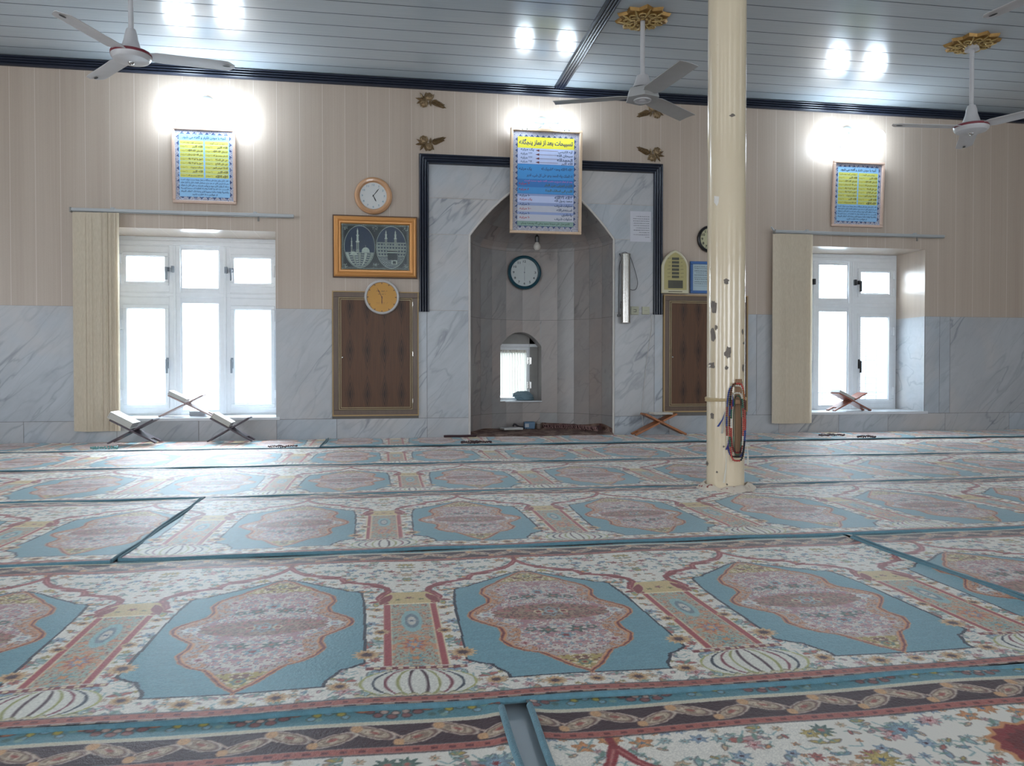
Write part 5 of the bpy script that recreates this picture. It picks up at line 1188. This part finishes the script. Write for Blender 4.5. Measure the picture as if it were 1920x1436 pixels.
def ornament():
    r = root('rose_ornament', (0, D - .002, 0), 'x', 'wall ornament', 'antique gold rose corner ornaments')
    for q, (cx, cz, R_) in enumerate(((-.055, .032, .036), (-.008, -.028, .034))):
        m = MB(); petal_rose(m, cx, cz, R_, q * .4); m.build('rose', M_antique, r)
    m = MB()
    for k in range(6):
        u = k / 5; x = .02 + .085 * u; z = .012 + .035 * u; leafm(m, x, z, .05 - .016 * u, .95 - .15 * u, .012); leafm(m, x, z, .05 - .016 * u, -.35 - .05 * u, .012)
    leafm(m, .105, .048, .05, .38, .010); m.tube([(0, -.006, 0), (.05, -.01, .02), (.11, -.008, .05)], .004, 6)
    for a in (2.0, 2.6, 3.3, 4.2, 4.9): leafm(m, -.05 + .01 * cos(a), .0 + .0 * sin(a), .075, a, .014)
    leafm(m, .0, .0, .06, 1.4, .014); leafm(m, .01, -.01, .055, -1.0, .012)
    m.build('leaf_spray', M_antique, r); return r
o1 = ornament()
spots = [(W(806, 188), 1, -1, 'gold rose ornament left of the niche near the ceiling trim'), (W(806, 270), 1, 1, 'gold rose ornament at the upper left corner of the navy frame'), (W(1221, 208), -1, -1, 'gold rose ornament right of the niche near the ceiling trim, beside the fan'), (W(1221, 290), -1, 1, 'gold rose ornament at the upper right corner of the navy frame')]
for k, ((x, z), sx, sz, lab) in enumerate(spots):
    o = o1 if k == 0 else copy_tree(o1)
    o.location = (x, D - .002, z); o.scale = (sx, 1, sz); o['label'] = lab
# ------------------------------------------------------------------ wall cupboards
def veneer(name, c1, c2, c3):
    t = NT(name); tc = t.n('TexCoord'); sp = t.n('SeparateXYZ'); t.link(tc.outputs['Object'], sp.inputs[0])
    nz = t.n('TexNoise', i_Scale=3.0, i_Detail=3.0); t.link(tc.outputs['Object'], nz.inputs['Vector'])
    mp = t.n('Mapping'); t.link(tc.outputs['Object'], mp.inputs[0]); mp.inputs['Scale'].default_value = (1, 1, .04); fn = t.n('TexNoise', i_Scale=120.0, i_Detail=4.0); t.link(mp.outputs[0], fn.inputs['Vector'])
    per = .155
    u = t.math('PINGPONG', t.math('ADD', sp.outputs[0], 20.5 * per), per / 2); u = t.math('DIVIDE', u, per / 2)          # 0..1 across each leaf of veneer
    v = t.math('MULTIPLY', sp.outputs[2], 1 / .40); v = t.math('ABSOLUTE', t.math('SUBTRACT', t.math('FRACT', v), .5))
    r = t.math('ADD', t.math('MULTIPLY', u, 3.0), t.math('MULTIPLY', v, 3.6)); r = t.math('ADD', r, t.math('MULTIPLY_ADD', nz.outputs[0], .5, -.25))
    fade = t.math('SUBTRACT', 2.0, r, clamp=True); rings = t.math('MULTIPLY', t.math('POWER', t.math('ABSOLUTE', t.math('SINE', t.math('MULTIPLY', r, 5.2))), 3.0), fade); core = t.math('SUBTRACT', 1.25, t.math('MULTIPLY', r, .9), clamp=True)
    k = t.math('ADD', 0.0, t.math('MULTIPLY', fn.outputs[0], 1.1)); c = t.mix(t.math('SUBTRACT', k, .2, clamp=True), c1, c2); c = t.mix(t.math('MULTIPLY', rings, .9), c, c3); c = t.mix(t.math('MULTIPLY', t.math('SUBTRACT', .75, r, clamp=True), 1.2), c, c3)
    t.set(Base_Color=c, Roughness=.4); t.b.inputs['Specular IOR Level'].default_value = .3; return t.m
M_ven = veneer('walnut_veneer', '4c3220', '6a462e', '22120a'); M_ven2 = simple('brown_wood_frame', '5d4736', .35, var=.2, scale=10, stretch=(4, 4, .6)); M_bead = simple('pale_gold_beading', '9c8b6a', .4, .2); M_edge = simple('light_wood_edging', 'a88a5c', .45)
def cupboard(x0, x1, z0, z1, label):
    w_, h_ = x1 - x0, z1 - z0; r = root('wall_cupboard', ((x0 + x1) / 2, D, z0), label, 'cupboard', 'wooden wall cupboards beside the niche')
    m = MB()
    for a in ((-w_ / 2, w_ / 2, 0, .012), (-w_ / 2, w_ / 2, h_ - .010, h_), (-w_ / 2, -w_ / 2 + .010, .012, h_ - .01), (w_ / 2 - .010, w_ / 2, .012, h_ - .01)): m.box(a[0], a[1], -.030, .0, a[2], a[3])
    m.build('edging', M_edge, r)
    m = MB(); f = .055
    for a in ((-w_ / 2 + .010, w_ / 2 - .010, .012, f), (-w_ / 2 + .01, w_ / 2 - .01, h_ - f, h_ - .01), (-w_ / 2 + .01, -w_ / 2 + f, f, h_ - f), (w_ / 2 - f, w_ / 2 - .01, f, h_ - f)): m.box(a[0], a[1], -.026, .0, a[2], a[3])
    m.build('frame', M_ven2, r, bevel=.002)
    m = MB(); m.box(-w_ / 2 + f + .002, w_ / 2 - f - .002, -.020, -.001, f + .002, h_ - f - .002); d = m.build('door', M_ven, r)
    for o_, e in ((.002, .008), (.018, .007)):
        m = MB(); a0, a1, b0, b1 = -w_ / 2 + f + o_, w_ / 2 - f - o_, f + o_, h_ - f - o_
        for a in ((a0, a1, b0, b0 + e), (a0, a1, b1 - e, b1), (a0, a0 + e, b0 + e, b1 - e), (a1 - e, a1, b0 + e, b1 - e)): m.box(a[0], a[1], -.026, -.019, a[2], a[3])
        m.build('beading', M_bead, d, bevel=.002)
    m = MB(); m.lathe([(.009, 0), (.009, -.012), (.004, -.018), (1e-5, -.018)], (-w_ / 2 + f + .035, -.02, h_ * .47), 14, 'y'); m.build('knob', M_chrome, d)
    for q in (.12, .5, .9):
        m = MB(); m.cyl((w_ / 2 - f, -.022, h_ * q - .02), .005, .04, 8); m.build('hinge', M_chrome, d)
cupboard(-.458, .322, .206, 1.345, 'tall walnut veneered wall cupboard left of the niche with the yellow clock on its top')
cupboard(2.688, 3.557, .216, 1.358, 'dark walnut wall cupboard right of the niche, partly behind the pillar')

# ------------------------------------------------------------------ vertical blinds
def fabric():
    t = NT('cream_blind_fabric'); tc = t.n('TexCoord'); mp = t.n('Mapping'); t.link(tc.outputs['Object'], mp.inputs[0]); mp.inputs['Scale'].default_value = (1, 1, .15); nz = t.n('TexNoise', i_Scale=180.0, i_Detail=2.0); t.link(mp.outputs[0], nz.inputs['Vector'])
    df = t.n('BsdfDiffuse'); tr = t.n('BsdfTranslucent'); c = t.mix(nz.outputs[0], 'cdbfa8', 'e8dcc8'); t.link(c, df.inputs[0]); t.link(c, tr.inputs[0]); mx = t.n('MixShader', i_0=.22); t.link(df.outputs[0], mx.inputs[1]); t.link(tr.outputs[0], mx.inputs[2]); t.link(mx.outputs[0], t.o.inputs[0]); return t.m
M_fab = fabric(); M_alu = simple('white_aluminium_track', 'a5a7a8', .35, .3, var=.04)
def blind(xt0, xt1, xb0, xb1, ztrack, zbot, label, seed, sag):
    r = root('vertical_blind', ((xt0 + xt1) / 2, D - .07, ztrack), label, 'blind', 'cream vertical blinds drawn to the left of the windows'); ox = (xt0 + xt1) / 2
    m = MB(); m.box(xt0 - ox, xt1 - ox, -.02, .018, -.012, .014); m.box(xt0 - ox, xt1 - ox, -.012, .010, -.017, -.012); m.build('track', M_alu, r, bevel=.003)
    for u in (.18, .82):
        m = MB(); x = xt0 + (xt1 - xt0) * u - ox; m.box(x - .02, x + .02, -.015, .07, .014, .020); m.box(x - .012, x + .012, -.024, .0, .0, .026); m.build('bracket', M_alu, r)
    m = MB(); m.box(xt0 - ox - .012, xt0 - ox, -.024, .022, -.022, .018); m.build('end_cap', simple('track_cap', '8f8d88', .5), r)
    m = MB(); x = xt0 + (xt1 - xt0) * .835 - ox; m.box(x - .008, x + .008, -.012, -.004, -.055, -.014); m.build('carrier', simple('carrier_grey', '7d7a74', .5), r)
    rnd = random.Random(seed); N_ = 24; w_ = xb1 - xb0 - .075
    for k in range(N_):
        u = k / (N_ - 1); x = xb0 + .038 + w_ * u - ox; face = u < .62; ang = radians(12 + 11 * rnd.random() + (12 if not face else 0)); hw_ = .044; m = MB(); zt, zb = -.02, zbot - ztrack + .006 * rnd.random(); n = 4; yy = -.004 + .004 * rnd.random()
        pts = []
        for z in (zt, zt * .5 + zb * .5, zb):
            for j in range(n + 1):
                q = (j / n * 2 - 1); bow = .005 * (1 - q * q); pts.append((x + q * hw_ * cos(ang) + bow * sin(ang), yy - q * hw_ * sin(ang) * .8 - bow * cos(ang), z))
        m.add(pts, [(i * (n + 1) + j, i * (n + 1) + j + 1, (i + 1) * (n + 1) + j + 1, (i + 1) * (n + 1) + j) for i in range(2) for j in range(n)]); m.build('vane', M_fab, r, smooth=60)
blind(-2.628, -.785, -2.622, -2.245, 1.998, .095, 'cream vertical blind bunched left of the left window under a long white track', 1, 0)
blind(3.815, 5.665, 3.80, 4.205, 1.992, .094, 'cream vertical blind bunched left of the right window, beyond the pillar', 2, 0)
m = MB(); m.tube([(3.77, D - .08, 2.035), (3.80, D - .08, 2.0), (3.83, D - .08, 2.0)], .008, 6); tag(m.build('track_end_hook', M_alu), 'small bent metal hook at the left end of the right window blind track', 'hook')

# ------------------------------------------------------------------ folding book stands and books
M_dkw = simple('dark_plum_wood', '4b3f48', .35, var=.15, scale=12); M_redw = simple('reddish_wood', '8a4c38', .35, var=.2, scale=12); M_orw = simple('orange_pine', 'a8683c', .4, var=.2, scale=10); M_rosew = simple('faded_rose_wood', 'a38a84', .4, var=.15, scale=12)
def stand(loc, width, hgt, cross, depth, mat, label, rz=0, thick=.013, lean=1.0):
    """two slotted boards crossing; x across, y depth"""
    r = root('folding_book_stand', loc, label, 'book stand', 'folding wooden book stands', rz=rz); hw_ = width / 2
    for s in (-1, 1):
        fx = s * hw_; topx = -s * hw_ * (hgt - cross) / cross * lean; L = hypot(topx - fx, hgt); a = atan2(hgt, topx - fx); ux, uz = cos(a), sin(a); nx2, nz2 = -uz, ux
        m = MB(); Pt = lambda u, v, y: (fx + ux * u + nx2 * v, y, uz * u + nz2 * v + .004)
        lc_ = L * cross / hgt
        def plank(u0, u1, y0, y1):
            m.add([Pt(u, v, y) for u in (u0, u1) for v in (-thick / 2, thick / 2) for y in (y0, y1)], [(0, 1, 3, 2), (4, 6, 7, 5), (0, 4, 5, 1), (2, 3, 7, 6), (0, 2, 6, 4), (1, 5, 7, 3)])
        plank(lc_ + .02, L, -depth / 2, depth / 2)                              # the arm
        nleg = 4
        for k in range(nleg * 2 + 1):                                           # interlocking fingers at the crossing
            y0 = -depth / 2 + depth * k / (nleg * 2 + 1); y1 = y0 + depth / (nleg * 2 + 1)
            if (k % 2 == 0) == (s > 0): plank(lc_ - .02, lc_ + .02, y0, y1)
        plank(.06, lc_ - .02, -depth / 2, depth / 2)
        plank(0, .06, -depth / 2, -depth / 2 + .05); plank(0, .06, depth / 2 - .05, depth / 2)   # cut-out feet
        m.build('crossed_board', mat, r, bevel=.002)
    return r, hw_, hgt, cross
M_page = simple('page_edges', 'b8b6b0', .7, var=.1, scale=80, stretch=(1, 1, 30)); M_cov = [simple('pale_grey_cover', 'dedcd4', .5), simple('cream_cover', 'ddd6c8', .5), simple('white_book_cover', 'e2e4e8', .4)]
def book(loc, w_, d_, t_, ang, mat, label, rz=0):
    r = root('book', loc, label, 'book', 'books lying on the folding stands', rz=rz); r.rotation_euler = (0, ang, rz)
    m = MB(); m.box(-w_ / 2, w_ / 2, -d_ / 2, d_ / 2, 0, .003); m.box(-w_ / 2, w_ / 2, -d_ / 2, d_ / 2, t_ - .003, t_); m.box(-w_ / 2 - .002, -w_ / 2 + .003, -d_ / 2, d_ / 2, .0, t_); m.build('cover', mat, r, bevel=.0015)
    m = MB(); m.box(-w_ / 2 + .004, w_ / 2 - .005, -d_ / 2 + .005, d_ / 2 - .005, .003, t_ - .003); m.build('pages', M_page, r, smooth=0)
def book_on_left(st, loc, t_, d_, mat, label, frac=.5, w_=.19):
    hw_, hgt, cross = st[1:]; tx = -hw_ * (hgt - cross) / cross; a = atan2(hgt - cross, -tx)      # left arm rises to the left
    L = hypot(tx, hgt - cross); u = L * frac + .0; cx, cz = -u * cos(a), cross + u * sin(a)
    book((loc[0] + cx + .009 * sin(a) , loc[1], loc[2] + cz + .012), w_, d_, t_, a, mat, label)
zf = .010
L1 = (-2.065, 7.06, zf + .004); s1 = stand(L1, .375, .195, .102, .20, M_dkw, 'dark wooden book stand on the carpet just right of the left blind')
book_on_left(s1, L1, .056, .20, M_cov[0], 'thick pale grey book on the stand beside the left blind', .6, .20)
L2 = (-1.30, 7.13, zf + .002); s2 = stand(L2, .365, .20, .107, .19, M_dkw, 'dark wooden book stand on the carpet under the right half of the left window')
book_on_left(s2, L2, .045, .18, M_cov[1], 'cream book with pinkish page edges on the stand below the left window right half', .52, .17)
L3 = (-1.762, 7.57, SILL + .007); s3 = stand(L3, .46, .19, .115, .17, M_rosew, 'faded rose wood book stand on the sill of the left window', thick=.012)
book_on_left(s3, L3, .035, .17, M_cov[2], 'white book on the stand on the left window sill', .55, .17)
L4 = (2.590, 7.20, zf + .002); s4 = stand(L4, .50, .195, .12, .16, M_orw, 'orange pine book stand on the carpet right of the niche', thick=.018)
book((2.615, 7.20, .206), .19, .15, .018, 0, M_cov[1], 'thin cream book lying flat across the orange pine stand')
L5 = (4.790, 7.56, SILL + .007); s5 = stand(L5, .41, .18, .102, .17, M_redw, 'reddish wooden book stand on the sill of the right window')
book_on_left(s5, L5, .028, .16, M_cov[2], 'grey white book on the reddish stand on the right window sill', .45, .20)
# things on the left sill behind the stand
r = root('small_box', (-1.70, 7.70, SILL + .006), 'small grey white box on the left window sill under the book stand', 'box')
m = MB(); m.box(-.07, .07, -.04, .04, 0, .042); m.build('body', simple('grey_card', 'a2a6ab', .6), r, bevel=.006); m = MB(); m.box(-.072, .072, -.042, .042, .034, .044); m.build('lid', simple('pale_card', 'b6babd', .6), r, bevel=.004)

# ------------------------------------------------------------------ inside the niche
def rugmat():
    t = NT('niche_rug_wool'); tc = t.n('TexCoord'); v = t.n('TexVoronoi', i_Scale=22.0); n_ = t.n('TexNoise', i_Scale=9.0, i_Detail=4.0); t.link(tc.outputs['Object'], v.inputs['Vector']); t.link(tc.outputs['Object'], n_.inputs['Vector'])
    c = t.mix(t.math('MULTIPLY_ADD', n_.outputs[0], 4, -1.5, clamp=True), '5c4038', '8d7468'); c = t.mix(t.math('LESS_THAN', v.outputs['Distance'], .25), c, '4a2a2c'); t.set(Base_Color=c, Roughness=.95); return t.m
M_rug = rugmat()
m = MB(); n = 60; vs_ = []
for j in range(13):
    for i in range(n + 1):
        u = i / n; v = j / 12; a = pi * (1 - u); k = .985
        x = NC + NR * k * cos(a); yb = D + ND * k * sin(a); y = D - .05 + (yb - D + .05) * v; rise = (.028 + .022 * sin(u * 9) ** 2) * v ** 4 * (1 if u > .55 else .35) + .05 * max(0, v - .9) * (u > .55) * 4
        vs_.append((x, y, .003 + .016 * min(1, v * 6) + .006 * sin(u * 30) * v + rise))
m.add(vs_, [(j * (n + 1) + i, j * (n + 1) + i + 1, (j + 1) * (n + 1) + i + 1, (j + 1) * (n + 1) + i) for j in range(12) for i in range(n)])
tag(m.build('niche_rug', M_rug, smooth=60), 'worn brown and pink rug covering the floor of the prayer niche', 'rug')
m = MB(); P_ = [(NC + NR * .86 * cos(a), D + ND * .84 * sin(a), .060 + .012 * sin(a * 9)) for a in [radians(8 + 70 * k / 20) for k in range(21)]]; m.tube(P_, [.024 + .006 * sin(k * 1.9) for k in range(21)], 10); m.xf(lambda p: (p[0], p[1], .03 + (p[2] - .03) * .75))
M_rug2 = simple('dark_rug_back', '4a3030', .95, var=.45, scale=26)
o = m.build('rolled_rug', M_rug2, smooth=60); tag(o, 'dark red patterned rug rolled along the right back edge of the niche floor', 'rug')
fr_ = MB(); rnd = random.Random(6)
for k in range(46):
    a = radians(8 + 70 * k / 46); x, y = NC + NR * .80 * cos(a), D + ND * .77 * sin(a); fr_.tube([(x, y, .075), (x - .01 + .02 * rnd.random(), y - .018, .055 - .01 * rnd.random()), (x - .015 + .03 * rnd.random(), y - .03, .033)], .0018, 4)
fr_.build('fringe', simple('pink_fringe', 'b08a86', .9), o)
r = root('tissue_pack', (1.470, 7.93, .026), 'blue and white tissue pack on the niche floor under the small window', 'tissue pack')
m = MB(); m.box(-.055, .055, -.035, .035, 0, .075); m.build('pack', simple('blue_wrap', '4c6f8c', .4), r, bevel=.01); m = MB(); m.box(-.05, -.01, -.037, -.034, .02, .055); m.build('white_patch', simple('white_wrap', 'a9aeb4', .4), r, smooth=0)
r = root('small_jar', (1.565, 7.93, .026), 'small brown jar beside the tissue pack on the niche floor', 'jar'); m = MB(); m.lathe([(.028, 0), (.030, .01), (.030, .045), (.024, .055)], n=20); m.build('body', simple('brown_jar', '5f5048', .3), r); m = MB(); m.lathe([(.027, .054), (.027, .068)], n=20); m.build('lid', simple('grey_lid', '8f8b86', .4), r)
r = root('booklet', (1.27, 7.84, .028), 'flat white booklet lying on the left of the niche floor', 'booklet', rz=.2); m = MB(); m.box(-.10, .10, -.07, .07, 0, .016); m.build('pages', M_page, r, bevel=.002); m = MB(); m.box(-.103, .103, -.072, .072, .016, .019); m.build('cover', M_cov[2], r)
m = MB(); m.tube(smoothpts([(1.30, 7.90, .06), (1.32, 7.93, .075), (1.36, 7.94, .05), (1.40, 7.93, .04), (1.44, 7.90, .034)]), .010, 6); tag(m.build('dark_cloth_strip', simple('dark_cloth', '2c2a30', .9)), 'dark twisted cloth strip behind the white booklet in the niche', 'cloth')
def bag_(cx, cy, z, mat, label):
    m = MB(); m.ball((0, 0, 0), 1.0, 40, 26); rs = random.Random(5); K = [(rs.uniform(2, 7), rs.uniform(2, 7), rs.uniform(2, 7), rs.random() * 6) for _ in range(7)]
    def f(p):
        s = sum(abs(sin(a * p[0] + b * p[1] + c * p[2] + d)) for a, b, c, d in K) / 7; r = .62 + .62 * s - .25 * p[0] * (p[2] > 0)
        return (p[0] * r * .10, p[1] * r * .05, max(0, (p[2] * r * .055 + .038)))
    m.xf(f); tag(m.build('plastic_bag', mat, smooth=25, loc=(cx, cy, z)), label, 'bag')
def bagmat():
    t = NT('thin_blue_plastic'); n_ = t.n('TexNoise', i_Scale=30.0, i_Detail=3.0); t.set(Base_Color=t.mix(n_.outputs[0], '5f8496', 'a9c0ca'), Roughness=.2); t.b.inputs['Transmission Weight'].default_value = .25; t.bump(n_.outputs[0], .8, .01); return t.m
bag_(1.475, YB - .12, WSILL + .002, bagmat(), 'crumpled pale blue plastic bag on the sill of the small niche window')
m = MB(); m.box(WXC - WXH - .0, WXC + WXH, D + ND * .93, YB, WSILL - .012, WSILL + .001); o = m.build('sill', M_sill, wall_back, bevel=.003)

# ------------------------------------------------------------------ small things on the carpets
M_bd = simple('dark_red_bead', '3c2024', .3)
def bead_heap(px, py, w_, label, mat=M_bd, seed=1, z=.010, rb=.008, name='string_of_beads'):
    x, y = G(px, py, z); rnd = random.Random(seed); m = MB(); N_ = 46
    for k in range(N_):
        t_ = 2 * pi * k / N_; m.ball((w_ * (cos(t_) + .25 * sin(3 * t_ + seed)), .045 * (sin(t_) + .5 * cos(2 * t_ + seed)), rb + .006 * abs(sin(5 * t_))), rb, 6, 5)
    o = m.build(name, mat, loc=(x, y, z)); tag(o, label, 'beads', 'strings of beads left lying on the carpets')
bead_heap(893, 831, .10, 'dark red string of beads lying on the carpet before the left niche edge', seed=2)
bead_heap(1558, 817.5, .10, 'dark string of beads on the carpet below the right window, left of the other', seed=3)
bead_heap(1622, 820.5, .08, 'dark string of beads on the carpet below the right window, right of the other', seed=5)
bead_heap(197, 842, .10, 'teal and white string of beads on the carpet below the left blind', simple('teal_bead', '5f9490', .4), seed=4)
bead_heap(530, 838.5, .09, 'thin dark string of beads on the carpet right of the left window', seed=7, rb=.005)
m = MB(); m.tube(smoothpts([(.545, 7.22, .020), (.60, 7.21, .022), (.70, 7.22, .020), (.80, 7.215, .022), (.84, 7.23, .020)]), .011, 8); tag(m.build('dark_strap', simple('maroon_strap', '3a2126', .7)), 'dark maroon strap lying at the foot of the marble left of the niche', 'strap')
